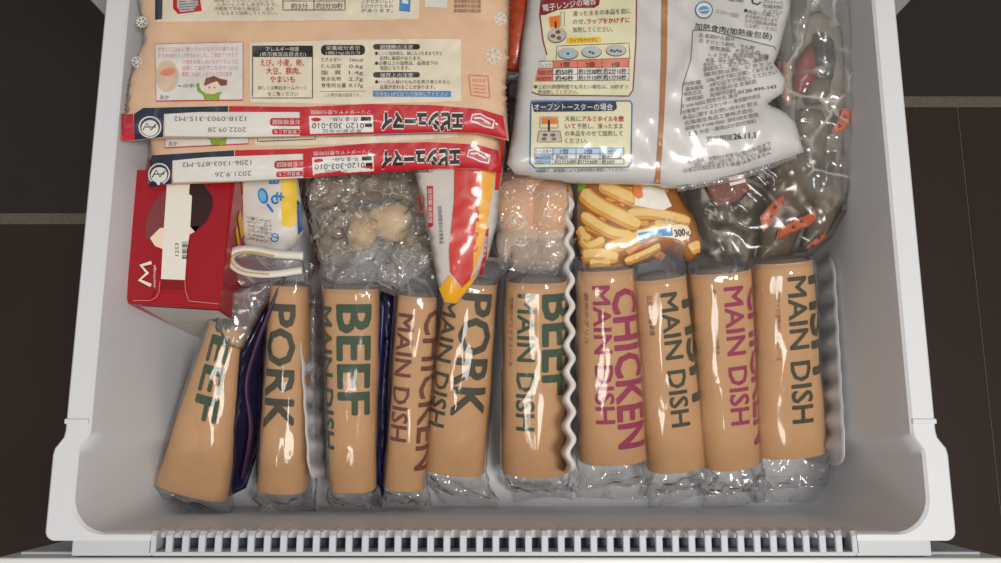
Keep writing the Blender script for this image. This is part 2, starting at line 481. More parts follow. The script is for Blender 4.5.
# ------------------------------------------------------------------ the drawer
drawer = thing('freezer_drawer', 'open white plastic freezer drawer packed with frozen food', 'drawer', (0, 0, 0))
xo1 = (P(932, 400, RIM).x - P(66, 400, RIM).x) / 2        # outer half width of the rim
xi1 = (P(909, 400, RIM).x - P(91, 400, RIM).x) / 2
xo2 = (P(951, 495, RIM).x - P(46, 495, RIM).x) / 2        # wider corner blocks at the front
xi2 = (P(927, 495, RIM).x - P(72, 495, RIM).x) / 2
ys = P(500, 443, RIM).y                                    # where the rim steps out
yf = P(500, 533, RIM).y                                    # inner front edge
yfo = P(500, 541, RIM).y
yb = yc + 0.10
xg0, xg1 = P(152, 540, RIM).x, P(856, 540, RIM).x
def plan(inset, hx1, hx2, y0, y1, rc, rb=0.03, soft=0.004):
    """outline of the drawer seen from above, stepped out near the front; same number of points at any inset"""
    a, b = hx1 - inset, hx2 - inset
    f, k = y0 + inset * (.2 if inset > 0 else 1), y1 - inset
    pts = []
    for t in np.linspace(0, 90, 7):                        # back right corner
        pts.append((a - rb + rb * math.sin(math.radians(90 - t)), k - rb + rb * math.cos(math.radians(90 - t))))
    pts = pts
    for x in np.linspace(0.8, -0.8, 5): pts.append((x * (a - rb), k))
    for t in np.linspace(0, 90, 7):
        pts.append((-(a - rb) - rb * math.sin(math.radians(t)), k - rb + rb * math.cos(math.radians(t))))
    for y in np.linspace(0.85, 0.15, 6): pts.append((-a, ys + soft + (k - rb - ys) * y))
    pts += [(-a, ys + soft * 2.2), (-a - (b - a) * .12, ys + soft * 1.0), (-a - (b - a) * .5, ys), (-b + (b - a) * .12, ys - soft * 1.0), (-b, ys - soft * 2.2)]
    for t in np.linspace(0, 90, 9):
        pts.append((-(b - rc) - rc * math.cos(math.radians(t)), f + rc - rc * math.sin(math.radians(t))))
    g0, g1 = max(xg0, -(b - rc) + .003), min(xg1, (b - rc) - .003)
    pts += [(g0 - .001, f), (g0, f)]
    for x in np.linspace(0.1, 0.9, 9): pts.append((g0 + (g1 - g0) * x, f))
    pts += [(g1, f), (g1 + .001, f)]
    for t in np.linspace(90, 0, 9):
        pts.append(((b - rc) + rc * math.cos(math.radians(t)), f + rc - rc * math.sin(math.radians(t))))
    pts += [(b, ys - soft * 2.2), (b - (b - a) * .12, ys - soft), (a + (b - a) * .5, ys), (a + (b - a) * .12, ys + soft), (a, ys + soft * 2.2)]
    for y in np.linspace(0.15, 0.85, 6): pts.append((a, ys + soft + (k - rb - ys) * y))
    return pts
def zrow(pts, z, low):
    out = []
    for x, y in pts:
        out.append((x, y, z))
    return out
loops = []
def ring(inset, z, hx1=xi1, hx2=xi2, y0=yf, y1=yb, rc=0.026, drop=0.0):
    pts = plan(inset, hx1, hx2, y0, y1, rc)
    ymin = min(p[1] for p in pts)
    loops.append([(x, y, z - (drop if (y < ymin + 1e-5 and xg0 - 1e-5 <= x <= xg1 + 1e-5) else 0)) for x, y in pts])
D = 0.017                                                   # slots reach this far down the front wall
for ins, z in ((0.036, 0.0), (0.024, 0.0008), (0.018, 0.004), (0.014, 0.011), (0.0125, 0.022)): ring(ins, z)
ring(0.003, RIM - 0.02)
ring(0.0008, RIM - 0.002, drop=D - .002); ring(-0.0012, RIM, drop=D)
ring(0.0015, RIM, xo1, xo2, yfo, yb + .02, 0.007, drop=D); ring(0.0, RIM - 0.0016, xo1, xo2, yfo, yb + .02, 0.007, drop=D)
ring(0.0, RIM - 0.016, xo1, xo2, yfo, yb + .02, 0.007, drop=.004)
ring(0.006, RIM - 0.018, xo1, xo2, yfo, yb + .02, 0.007, drop=.004); ring(0.016, -0.006, xo1, xo2, yfo, yb + .02, 0.03)
N = len(loops[0])
vs = [p for l in loops for p in l]; fs = []
for i in range(len(loops) - 1):
    for k in range(N): fs.append((i * N + k, i * N + (k + 1) % N, (i + 1) * N + (k + 1) % N, (i + 1) * N + k))
shell = fix(link('bin_shell', vs, fs, WHITE_PL, drawer))
def cap(loop, z, nm):
    bm = bmesh.new()
    vv = [bm.verts.new((x, y, z)) for x, y, _ in loop]
    es = [bm.edges.new((vv[i], vv[(i + 1) % len(vv)])) for i in range(len(vv))]
    bmesh.ops.triangle_fill(bm, edges=es, use_beauty=True)
    for f in bm.faces:
        if f.normal.z < 0: f.normal_flip()
    me = bpy.data.meshes.new(nm); bm.to_mesh(me); bm.free(); me.materials.append(WHITE_PL)
    o = bpy.data.objects.new(nm, me); COL.objects.link(o); put(o, drawer)
cap(loops[0], 0.0, 'bin_floor'); cap(loops[-1], -0.006, 'bin_underside')
shell.data.set_sharp_from_angle(angle=math.radians(35))
# small ridge on the rim just before the corner blocks
for sgn in (-1, 1):
    a, b = sorted((sgn * (xo1 + .0005), sgn * (xi1 + .0005)))
    y0 = P(500, 424, RIM).y
    box('rim_ridge', a, b, y0, y0 + 0.004, RIM - 0.012, RIM + 0.0012, WHITE_PL, drawer, 0.001)

# front rim: grille bars over a duct plate coloured dark for the shade in the slots
yg0 = P(500, 552, RIM).y
yg1 = P(500, 538, RIM).y
ydoor = P(500, 557, RIM).y
xe0, xe1 = P(71, 545, RIM).x, P(932, 545, RIM).x
box('duct_floor', xg0 - 0.004, xg1 + 0.004, ydoor + 0.001, yf - .0025, RIM - 0.05, RIM - 0.022, DARK, drawer)
box('front_ledge_end', xe0, xg0, ydoor + .0005, yf + 0.0, RIM - 0.04, RIM - 0.0012, GREY_PL, drawer, 0.0012)
box('front_ledge_end', xg1, xe1, ydoor + .0005, yf + 0.0, RIM - 0.04, RIM - 0.0012, GREY_PL, drawer, 0.0012)
box('front_ledge', xg0, xg1, ydoor + .0005, yg0, RIM - 0.04, RIM - 0.0012, GREY_PL, drawer, 0.0008)
nb = 43
bar0 = None
pitch = (xg1 - xg0) / nb
prof = [(yg0 - .001, RIM - 0.0012), (yg1 + 0.0015, RIM - 0.0012), (yf + 0.0012, RIM - 0.004), (yf + 0.0022, RIM - D - 0.002), (yf - 0.0008, RIM - D - 0.002), (yf - 0.0015, RIM - 0.0065), (yg1 - 0.001, RIM - 0.005), (yg0 - .001, RIM - 0.005)]
bw = pitch * 0.21
me = bpy.data.meshes.new('grille_bar')
bm = bmesh.new()
L = [bm.verts.new((-bw, y, z)) for y, z in prof]; R_ = [bm.verts.new((bw, y, z)) for y, z in prof]
bm.faces.new(L[::-1]); bm.faces.new(R_)
for i in range(len(prof)): bm.faces.new((L[i], L[(i + 1) % len(prof)], R_[(i + 1) % len(prof)], R_[i]))
bmesh.ops.recalc_face_normals(bm, faces=bm.faces)
bmesh.ops.bevel(bm, geom=[e for e in bm.edges if abs(e.verts[0].co.x - e.verts[1].co.x) < 1e-6], offset=0.0006, segments=1, affect='EDGES')
bm.to_mesh(me); bm.free(); me.materials.append(GREY_PL)
for i in range(nb + 1):
    o = bpy.data.objects.new('grille_bar', me); COL.objects.link(o); o.location = (xg0 + pitch * i, 0, 0); put(o, drawer)

# drawer front: the door panel with its liner
xd0, xd1 = P(-6, 560, RIM).x, P(1007, 560, RIM).x
box('door_panel', xd0, xd1, ydoor - 0.06, ydoor - 0.0006, -0.16, RIM + 0.0005, DOOR, drawer, 0.002)
box('door_gasket', xd0 + 0.012, xd1 - 0.012, ydoor - 0.0006, ydoor + 0.002, -0.15, RIM - 0.012, GREY_PL, drawer, 0.001)

# ------------------------------------------------------------------ wavy dividers standing on the drawer floor
def divider(name, pxb, pxt, y0, y1, ztop, label, m, th=0.0016, amp=0.0021, topamp=1.0):
    """upright corrugated plate; (pxb, pxt) are picture columns of its foot and top, y0 > y1 picture rows of its top corners"""
    a, b = P(pxt[0], y0, ztop), P(pxt[1], y1, ztop)
    zb = 0.003
    n = 110
    Lh = (b - a).length
    d = (b - a).normalized(); nx = d.cross(Vector((0, 0, 1)))
    rows = 9
    cols = []
    for i in range(n + 1):
        u = i / n * Lh
        e = min(u, Lh - u)
        rc = 0.018
        top = ztop - (rc - math.sqrt(max(0, rc * rc - (rc - e) ** 2)) if e < rc else 0)
        cols.append((u, top))
    vs, fs = [], []
    for side in (-1, 1):
        for (u, top) in cols:
            for j in range(rows):
                z = zb + (top - zb) * (j / (rows - 1)) ** .6
                w = amp * math.sin(2 * math.pi * u / 0.0225) * (1 if j < rows - 2 else topamp)
                p = a + d * u + nx * (w + side * th / 2 * (1 if j < rows - 1 else .6))
                vs.append((p.x, p.y, z))
    M = (n + 1) * rows
    for s_ in range(2):
        for i in range(n):
            for j in range(rows - 1):
                q = (s_ * M + i * rows + j, s_ * M + (i + 1) * rows + j, s_ * M + (i + 1) * rows + j + 1, s_ * M + i * rows + j + 1)
                fs.append(q if s_ else q[::-1])
    for i in range(n):
        fs.append((i * rows + rows - 1, (i + 1) * rows + rows - 1, M + (i + 1) * rows + rows - 1, M + i * rows + rows - 1))
        fs.append((i * rows, (i + 1) * rows, M + (i + 1) * rows, M + i * rows))
    for i in (0, n):
        for j in range(rows - 1): fs.append((i * rows + j, i * rows + j + 1, M + i * rows + j + 1, M + i * rows + j))
    o = fix(link(name, vs, fs, m))
    tag(o, label, 'divider', 'wavy plastic dividers in the drawer')
    return o
def frosted(name, rgb, alpha):
    m = mat(name, rgb, 0.35, 0.5)
    nt = m.node_tree; b = nt.nodes['Principled BSDF']
    b.inputs['Alpha'].default_value = alpha
    return m
DIV_W = frosted('white divider plastic', (222, 216, 210), 0.93)
DIV_C = frosted('frosted divider plastic', (236, 238, 242), 0.55)
divider('drawer_divider', None, (571, 569), 474, 182, 0.098, 'opaque white wavy divider standing in the middle, left of the fries', DIV_W, 0.006, 0.0026)
divider('drawer_divider', None, (309, 297), 480, 285, 0.088, 'frosted wavy divider between the second and third kraft paper meal packs', DIV_C, topamp=0.1, amp=.003)
divider('drawer_divider', None, (846, 834), 466, 252, 0.084, 'frosted wavy divider standing by the right drawer wall', DIV_C, topamp=0.1, amp=.003)

# ------------------------------------------------------------------ ten frozen meals in kraft sleeves, each in a clear bag
INK_G = mat('sleeve ink green', (48, 72, 46), 0.6, 0.2); INK_O = mat('sleeve ink olive', (62, 58, 36), 0.6, 0.2)
INK_B = mat('sleeve ink brown', (112, 52, 34), 0.6, 0.2); INK_M = mat('sleeve ink magenta', (150, 38, 78), 0.6, 0.2)
FOOD = mat('frozen food', (128, 116, 104), 0.7, 0.3, var=0.3, vscale=120, bump=0.5, bscale=300)
ZIP_P = mat('purple zipper', (54, 26, 64), 0.4); ZIP_B = mat('blue zipper', (32, 44, 104), 0.35)

class Pack:
    def __init__(s, top, bot, wt, wb, zt, zb, flat=0.74, seed=1, roll=0.0, power=2.4):
        s.A, s.B = P(bot[0], bot[1], zb), P(top[0], top[1], zt)
        s.d = (s.B - s.A); s.L = s.d.length; s.d.normalize()
        up = Vector((0, 0, 1))
        s.e1 = s.d.cross(up).normalized(); s.e2 = s.e1.cross(s.d).normalized()
        if roll:
            c, q = math.cos(roll), math.sin(roll)
            s.e1, s.e2 = s.e1 * c + s.e2 * q, s.e2 * c - s.e1 * q
        s.rb = wb / 2 * (CZ - zb) / FPX; s.rt = wt / 2 * (CZ - zt) / FPX
        s.flat, s.seed, s.pw = flat, seed, power
        s.px = s.L / math.hypot(top[0] - bot[0], top[1] - bot[1])     # metres along the sleeve per picture pixel
        s.pxr = (s.rb + s.rt) / ((wt + wb) / 2)
    def pt(s, u, a, off=0.0, rxs=1.0, rzs=1.0, wob=1.0):
        """u metres from the bottom of the sleeve, a = angle from the top line towards the right"""
        t = u / s.L
        rx = (s.rb + (s.rt - s.rb) * min(max(t, 0), 1)); rz = (s.rb + s.rt) / 2 * s.flat
        dent = 1 + wob * 0.012 * math.sin(a * 3 + s.seed + u * 55) + wob * 0.008 * math.sin(u * 120 + s.seed * 2 + a)
        ca, sa = math.cos(a), math.sin(a)
        k = (abs(ca) ** s.pw + abs(sa) ** s.pw) ** (-1 / s.pw)
        return s.A + s.d * u + s.e1 * ((rx * rxs * dent + off) * sa * k) + s.e2 * ((rz * rzs * dent + off) * ca * k)
    def arc_angle(s, w):
        """lateral arc length w (metres, from the top line) to angle"""
        if not hasattr(s, 'tab'):
            a = np.linspace(-math.pi, math.pi, 721)
            pts = np.array([s.pt(s.L * .5, x, wob=0) for x in a])
            seg = np.r_[0, np.cumsum(np.linalg.norm(np.diff(pts, axis=0), axis=1))]
            s.tab = (seg - seg[360], a)
        return np.interp(w, *s.tab)

def make_pack(p, label, inks, seed, sb, st, seam_b=0.9, seam_t=0.85, zipper=None):
    n, m = 40, 26
    base = P(0, 0, 0)
    root = thing('frozen_meal_pack', label, 'meal pack', (p.A.x, p.A.y, 0.004), 'kraft sleeved frozen meals in a row')
    # sleeve with a little thickness
    vs, fs = [], []
    for off, us in ((0, np.linspace(0, p.L, m)), (-0.0008, np.linspace(p.L, 0, m))):
        for u in us:
            for k in range(n): vs.append(p.pt(u, 2 * math.pi * k / n, off))
    for i in range(2 * m):
        j = (i + 1) % (2 * m)
        for k in range(n): fs.append((i * n + k, i * n + (k + 1) % n, j * n + (k + 1) % n, j * n + k))
    sl = fix(link('paper_sleeve', vs, fs, KRAFT, root))
    sl.data.set_sharp_from_angle(angle=math.radians(40))
    # food inside, ends showing
    vs, fs = [], []
    us = [(-.004, .3), (-.002, .7), (.003, .92), (.012, .96), (p.L - .012, .96), (p.L - .003, .92), (p.L + .002, .7), (p.L + .004, .3)]
    for u, k_ in us:
        for k in range(24):
            q = p.pt(u, 2 * math.pi * k / 24, 0, k_, k_); vs.append(q)
    for i in range(len(us) - 1):
        for k in range(24): fs.append((i * 24 + k, i * 24 + (k + 1) % 24, (i + 1) * 24 + (k + 1) % 24, (i + 1) * 24 + k))
    fs.append(tuple(range(24))); fs.append(tuple((len(us) - 1) * 24 + k for k in range(24)))
    fix(link('frozen_food', vs, fs, FOOD, root))
    # lettering along the sleeve; rows in picture pixels: (text, ink, start from top, length, baseline offset, cap height)
    acc = {}
    for (sx_, ink, start, length, basep, cap, bold) in inks:
        V, F = glyphs(sx_, bold)
        V = V.copy(); V[:, 0] -= V[:, 0].min()
        V[:, 0] *= length / V[:, 0].max(); V[:, 1] *= cap / 0.69
        V, F = subdivided(V, F, 5.0)
        us = p.L - (V[:, 0] + start) * p.px
        ws = (V[:, 1] + basep) * p.pxr
        an = p.arc_angle(ws)
        W = [p.pt(u, a, 0.0006) for u, a in zip(us, an)]
        v, f = acc.setdefault((ink.name, sx_), ([], [])); b = len(v)
        v += W; f += [tuple(i + b for i in q) for q in F]
    for (k_, t_), (v, f) in acc.items():
        o_ = link('lettering', v, f, bpy.data.materials[k_], sl)
        o_['kind'] = 'stuff'
    # clear bag: tube round the sleeve, flattened to a seam at both ends
    rs = np.random.RandomState(seed)
    SB, ST = P(*sb), P(*st)
    EB, ET = (SB - p.A) * .74, (ST - p.B)
    ub, ut = -EB.length, p.L + ET.length
    U = list(np.linspace(ub, -.002, 9)) + list(np.linspace(.004, p.L - .004, 26)) + list(np.linspace(p.L + .002, ut, 9))
    n = 44
    ph = rs.uniform(0, 6.28, 12)
    vs, fs = [], []
    for u in U:
        if u < 0: e = min(1, u / ub)
        elif u > p.L: e = min(1, (u - p.L) / (ut - p.L))
        else: e = 0
        seam = seam_b if u < 0 else seam_t
        kz = (1.03 * (1 - min(1, e * 1.12)) ** .7 + 0.03)
        kx = 1.03 + (seam * 1.1 - 1.03) * e ** .7
        for k in range(n):
            a = 2 * math.pi * k / n
            off = 0.0011 + 0.0005 * math.sin(7 * a + ph[0] + 60 * u) + .0004 * math.sin(11 * a + ph[1] - 90 * u)
            cr = e * 0.0035 * (abs(math.sin(2.5 * a + ph[2] + 40 * u)) - .5) + e * 0.002 * math.sin(9 * a + ph[3] + u * 300)
            if e == 0: q = p.pt(u, a, max(off, .0009) + cr, kx, kz)
            else:
                q = p.pt(0 if u < 0 else p.L, a, max(off, .0009) + cr, kx, kz) + (EB if u < 0 else ET) * e
                q = q + p.e1 * (0.004 * e * math.sin(u * 200 + ph[4])) + Vector((0, 0, 0.004 * e * (1 - e) * math.sin(5 * a + ph[5])))
                q.z = max(q.z, 0.0018 + .0012 * abs(math.sin(k)))
            vs.append(q)
    for i in range(len(U) - 1):
        for k in range(n): fs.append((i * n + k, i * n + (k + 1) % n, (i + 1) * n + (k + 1) % n, (i + 1) * n + k))
    bag = fix(link('clear_bag', vs, fs, FILM, root))
    bag.data.materials.append(FILM_END)
    bag.data.materials.append(FILM_GREY)
    for pl in bag.data.polygons:
        i = pl.vertices[0] // n
        if i < 8: pl.material_index = 1
        elif i >= 9 + 26 - 1: pl.material_index = 2
    q0 = p.A + (SB - p.A) * .70; ws = p.rb * seam_b * 1.12
    nx_, ny_ = 14, 5
    vs, fs = [], []
    dv = (SB - q0); dv.z = 0
    for lay in (0, 1):
        for j in range(ny_ + 1):
            for i in range(nx_ + 1):
                t = i / nx_ * 2 - 1
                v = q0 + dv * (j / ny_) + p.e1 * (ws * t) + p.e1 * (.0025 * (j / ny_) * math.sin(ph[6]))
                v.y += .0025 * math.sin(t * 2 + ph[7]) * j / ny_
                v.z = max(q0.z + (SB.z - q0.z) * (j / ny_) + .0016 * math.sin(t * 7 + ph[8]) * (j / ny_) + .001 * math.sin(t * 17 + ph[9]), .0022) + lay * .0005
                vs.append(v)
    M_ = (nx_ + 1) * (ny_ + 1)
    for lay in (0, 1):
        for j in range(ny_):
            for i in range(nx_):
                a_ = lay * M_ + j * (nx_ + 1) + i
                f_ = (a_, a_ + 1, a_ + nx_ + 2, a_ + nx_ + 1); fs.append(f_ if lay else f_[::-1])
    bd = [i for i in range(nx_ + 1)] + [j * (nx_ + 1) + nx_ for j in range(1, ny_ + 1)] + [ny_ * (nx_ + 1) + i for i in range(nx_ - 1, -1, -1)] + [j * (nx_ + 1) for j in range(ny_ - 1, 0, -1)]
    for i in range(len(bd)): fs.append((bd[i], bd[(i + 1) % len(bd)], M_ + bd[(i + 1) % len(bd)], M_ + bd[i]))
    fix(link('seal_strip', vs, fs, FILM_END, bag))
    if zipper:
        mm, pts, r_ = zipper
        tube('zipper', smooth_curve([P(*q) for q in pts], 6), r_, mm, bag, 8, 0.5)
    return root, sl, bag

ZT, ZB = 0.088, 0.030
MD = 'MAIN DISH'
b_ = 0.028
PK = {}
p = PK[1] = Pack((230, 322), (192, 490), 38, 72, 0.085, 0.045, 0.62, 1)
make_pack(p, 'leftmost kraft paper meal pack reading BEEF, leaning towards the left drawer wall',
          [('BEEF', INK_G, -22, 118, -10, 23, b_)], 11, (192, 513, 0.030), (246, 296, 0.085), 1.0, .8,
          zipper=(ZIP_P, [(284, 277, .103), (272, 306, .099), (257, 345, .094), (247, 385, .086), (251, 430, .073), (243, 478, .056)], 0.0034))
p = PK[2] = Pack((290, 285), (283, 488), 38, 48, ZT, .044, 0.95, 2)
make_pack(p, 'kraft paper meal pack reading PORK with an open white zip mouth, second from left',
          [('PORK', INK_O, 17, 122, -16, 28, b_)], 12, (288, 513, 0.028), (288, 262, 0.1), 1.05, .9)
p = PK[3] = Pack((352, 288), (353, 487), 56, 44, ZT, .044, 0.8, 3)
make_pack(p, 'kraft paper meal pack reading BEEF MAIN DISH under the crumpled wrap, third from left',
          [('BEEF', INK_G, 14, 108, -10, 30, b_), (MD, INK_G, 17, 140, -33, 17, .02)], 13, (362, 513, 0.028), (350, 258, 0.1), 1.1, 1.0,
          zipper=(ZIP_B, [(384, 300, .075), (380, 360, .065), (377, 420, .05), (381, 480, .03)], 0.004))
p = PK[4] = Pack((418, 295), (405, 486), 40, 38, ZT - .002, .04, 0.9, 4)
make_pack(p, 'narrow kraft paper meal pack with brown MAIN DISH lettering, fourth from left',
          [('CHICKEN', INK_B, 12, 158, 10, 26, .015), (MD, INK_B, 17, 125, -17, 17, .02)], 14, (412, 511, 0.028), (418, 252, 0.088), 1.0, .95)
p = PK[5] = Pack((472, 281), (454, 468), 52, 60, ZT, ZB + .002, 0.8, 5)
make_pack(p, 'kraft paper meal pack reading PORK MAIN DISH below the red and yellow bag',
          [('PORK', INK_O, 8, 120, -6, 31, b_), (MD, INK_O, 16, 125, -29, 17, .02)], 15, (470, 506, 0.012), (480, 256, 0.09), .85, .9)
p = PK[6] = Pack((536, 280), (535, 469), 62, 64, ZT, ZB + .003, 0.8, 6)
make_pack(p, 'kraft paper meal pack reading BEEF MAIN DISH, directly left of the white middle divider',
          [('BEEF', INK_G, 10, 98, 6, 34, b_), (MD, INK_G, 10, 132, -19, 17, .02), ('牛肉のデミグラスソース', INK_B, 14, 66, -29, 4, 0)], 16, (546, 500, 0.006), (548, 238, 0.092), .8, .8)
p = PK[7] = Pack((605, 268), (613, 457), 58, 66, ZT, ZB + .003, 0.8, 7)
make_pack(p, 'kraft paper meal pack with full magenta CHICKEN MAIN DISH lettering, right of the middle divider',
          [('CHICKEN', INK_M, 17, 156, 3, 28, b_), (MD, INK_M, 13, 134, -17, 17, .02), ('鶏肉のグリル', INK_B, 20, 50, -27, 4, 0)], 17, (617, 498, 0.006), (607, 255, 0.09), 1.0, 1.0)
p = PK[8] = Pack((658, 276), (676, 464), 54, 58, ZT - .002, ZB, 0.85, 8)
make_pack(p, 'kraft paper meal pack with dark MAIN DISH lettering standing between two magenta CHICKEN packs',
          [('FISH', INK_O, 22, 100, 18, 28, b_), (MD, INK_O, 13, 130, -5, 17, .02), ('白身魚の香草焼', INK_B, 14, 38, -18, 4, 0)], 18, (684, 500, 0.006), (662, 232, 0.1), 1.05, .85)
p = PK[9] = Pack((719, 270), (730, 462), 62, 56, ZT, ZB + .001, 0.82, 9)
make_pack(p, 'kraft paper meal pack with magenta MAIN DISH lettering, second from the right',
          [('CHICKEN', INK_M, 14, 156, 21, 28, b_), (MD, INK_M, 13, 134, -3, 18, .02), ('チキンのトマトチーズ焼き', INK_B, 14, 62, -15, 4, 0)], 19, (736, 504, 0.006), (716, 240, 0.09), 1.0, 1.0)
p = PK[10] = Pack((781, 260), (789, 450), 60, 70, ZT, ZB + .003, 0.8, 10)
make_pack(p, 'rightmost kraft paper meal pack with dark olive MAIN DISH lettering',
          [('FISH', INK_O, 14, 96, 19, 30, b_), (MD, INK_O, 13, 142, -4, 19, .02), ('白身魚フライの甘酢タルタルソース', INK_B, 12, 80, -17, 4, 0)], 20, (796, 502, 0.006), (782, 250, 0.088), 1.08, 1.0)

# ------------------------------------------------------------------ sheets of the zip bags beside the packs
def film_sheet(name, outline, ctrl, m, parent=None, **kw):
    sh = Sheet(outline, ctrl, **kw)
    return sh, sh.build(name, m, parent, single=False)

# open white zip mouth of the second pack: a folded band with a gold line
pk2 = [o for o in bpy.data.objects if o.name.startswith('frozen_meal_pack') and 'PORK with an open' in o.get('label', '')][0]
pk1 = [o for o in bpy.data.objects if o.name.startswith('frozen_meal_pack') and 'leftmost kraft' in o.get('label', '')][0]
pk3 = [o for o in bpy.data.objects if o.name.startswith('frozen_meal_pack') and 'third from left' in o.get('label', '')][0]
ZIPW = mat('white zip band', (226, 222, 212), 0.4); GOLD = mat('gold zip line', (205, 165, 95), 0.4)
def band(name, pts, z0, h, m, parent, th=0.0014):
    q = smooth_curve([P(a, b, z0) for a, b in pts], 8)
    vs, fs = [], []
    n = len(q)
    for i, p_ in enumerate(q):
        d = (q[min(i + 1, n - 1)] - q[max(i - 1, 0)]).normalized(); nn = Vector((-d.y, d.x, 0))
        for (o1, z) in ((-th, 0), (th, 0), (th, h), (-th, h)): vs.append(p_ + nn * o1 + Vector((nn.x * h * .25, nn.y * h * .25, z)) * (1 if z else 0) if z else p_ + nn * o1)
    for i in range(n - 1):
        for k in range(4): fs.append((i * 4 + k, i * 4 + (k + 1) % 4, (i + 1) * 4 + (k + 1) % 4, (i + 1) * 4 + k))
    fs.append((0, 1, 2, 3)); fs.append(tuple((n - 1) * 4 + k for k in range(4)))
    return fix(link(name, vs, fs, m, parent))
mouth = [(303, 270), (270, 274), (245, 271), (233, 262), (236, 254), (252, 252), (275, 256), (304, 258)]
band('zip_mouth', mouth, 0.116, 0.006, ZIPW, pk2, 0.0028)
band('zip_line', [(x - 1, y + .5) for x, y in mouth[1:7]], 0.1226, 0.0006, GOLD, pk2, 0.0006)
film_sheet('bag_mouth_film', [(228, 255), (240, 246), (268, 250), (303, 254), (306, 284), (276, 287), (244, 290), (226, 280)],
           [(230, 260, .112), (305, 258, .112), (260, 288, .096)], FILM_SOFT, pk2, bulge=0.003, ew=0.02, amp=0.0015, scale=0.02, ridge=.001, rscale=.02)
# dark blue and purple bag sides between packs one and two
_, o1 = film_sheet('bag_side', [(284, 277), (275, 284), (262, 310), (240, 352), (236, 400), (228, 440), (222, 500), (246, 488), (262, 440), (262, 380), (268, 330), (276, 295)],
           [(284, 277, .094), (236, 400, .075), (240, 495, .03)], FILM_BLUE, pk1, bulge=0.004, ew=0.012, amp=0.0012, scale=0.03, seed=4)
film_sheet('bag_flap', [(226, 292), (283, 276), (262, 312), (242, 350), (226, 345), (216, 325), (222, 305)],
           [(226, 295, .105), (283, 278, .100), (235, 350, .095)], FILM_SOFT, pk1, bulge=0.003, ew=0.02, amp=0.0014, scale=0.025, ridge=.001, seed=6)
film_sheet('bag_side', [(312, 292), (316, 300), (318, 480), (316, 512), (300, 514), (305, 460), (304, 330)],
           [(312, 292, .086), (318, 480, .04), (302, 512, .024)], FILM_GREY, pk2, bulge=0.002, ew=0.008, amp=0.0008, scale=0.03, seed=5)
film_sheet('bag_side', [(379, 290), (394, 296), (388, 380), (386, 480), (382, 508), (372, 506), (374, 420), (382, 340)],
           [(379, 290, .080), (394, 296, .08), (380, 508, .024)], FILM_BLUE, pk3, bulge=0.002, ew=0.008, amp=0.0008, scale=0.03, seed=7)

# ------------------------------------------------------------------ red carton standing at the left
CARD = mat('red carton', (160, 12, 27), 0.35, 0.5, var=0.06, vscale=30, coat=0.15); CARDG = mat('carton grey front', (186, 182, 174), 0.6, var=0.3, vscale=300)
ZC = 0.135
carton = thing('carton', 'red drink carton with a brown cup picture and white tear strip, upright at left wall', 'carton', P(172, 304, 0.003))
c0, c1 = P(127, 303.5, ZC), P(219, 309, ZC)
ux = (c1 - c0); wx = ux.length; ux.normalize(); uy = Vector((-ux.y, ux.x, 0)); dp = 0.125
lean = Vector((0.002, -0.012, 0))
def carton_pt(a, b, z): return c0 + ux * a + uy * b + Vector((0, 0, z - ZC)) + lean * ((ZC - z) / ZC)
vs = [carton_pt(a, b, z) for z in (0.003, ZC) for a, b in ((0, 0), (wx, 0), (wx, dp), (0, dp))]
bm = bmesh.new(); bv = [bm.verts.new(v) for v in vs]
for f in ((3, 2, 1, 0), (4, 5, 6, 7), (0, 1, 5, 4), (1, 2, 6, 5), (2, 3, 7, 6), (3, 0, 4, 7)): bm.faces.new([bv[i] for i in f])
bmesh.ops.bevel(bm, geom=bm.edges[:], offset=0.0008, segments=2, affect='EDGES')
me = bpy.data.meshes.new('carton_body'); bm.to_mesh(me); bm.free(); me.materials.append(CARD)
o = bpy.data.objects.new('carton_body', me); COL.objects.link(o); put(o, carton)
# the grey printed front face
fr_ = link('front_panel', [carton_pt(a, -0.0005, z) for a, z in ((.004, .006), (wx - .002, .006), (wx - .002, ZC - .0045), (.009, ZC - .0045))], [(0, 1, 2, 3)], CARDG, carton, False)
# tucked lid flap with its notch
class Flat:
    """top face of the carton as a print surface"""
    def proj(s, px, off=0.0):
        d = rays(px); t = (ZC + off - CZ) / d[:, 2]
        return d * t[:, None] + np.array([0, 0, CZ])[None]
pr = Print(Flat(), carton)
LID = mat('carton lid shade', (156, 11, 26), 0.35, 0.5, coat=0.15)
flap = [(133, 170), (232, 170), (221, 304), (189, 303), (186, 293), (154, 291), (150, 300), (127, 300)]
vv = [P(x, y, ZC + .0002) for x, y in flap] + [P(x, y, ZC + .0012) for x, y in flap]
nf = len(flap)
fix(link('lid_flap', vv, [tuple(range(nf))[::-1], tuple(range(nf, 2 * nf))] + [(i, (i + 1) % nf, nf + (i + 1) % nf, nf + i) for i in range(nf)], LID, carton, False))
CUP_D = cm('cup dark', (52, 28, 28)); CUP_L = cm('cup light', (124, 62, 62)); CARTW = cm('carton white', (232, 226, 214))
pr.poly([(163, 192), (172, 187), (195, 182), (205, 184), (212, 196), (213, 207), (206, 222), (197, 231), (180, 240), (166, 247), (152, 244), (145, 236), (146, 222), (152, 205)], CUP_L, 0.0016, 'printed_cup')
pr.poly([(190, 184), (203, 183), (212, 196), (213, 207), (206, 222), (195, 232), (186, 222), (186, 195)], CUP_D, 0.0018, 'printed_cup')
pr.poly([(150, 238), (160, 228), (200, 226), (196, 231), (163, 249), (155, 246)], SKIN, 0.0018, 'printed_cup')
pr.poly([(167, 182), (190, 181), (189, 194), (192, 196), (190, 232), (187, 250), (185, 280), (161, 279), (163, 240)], CARTW, 0.0021, 'tear_strip')
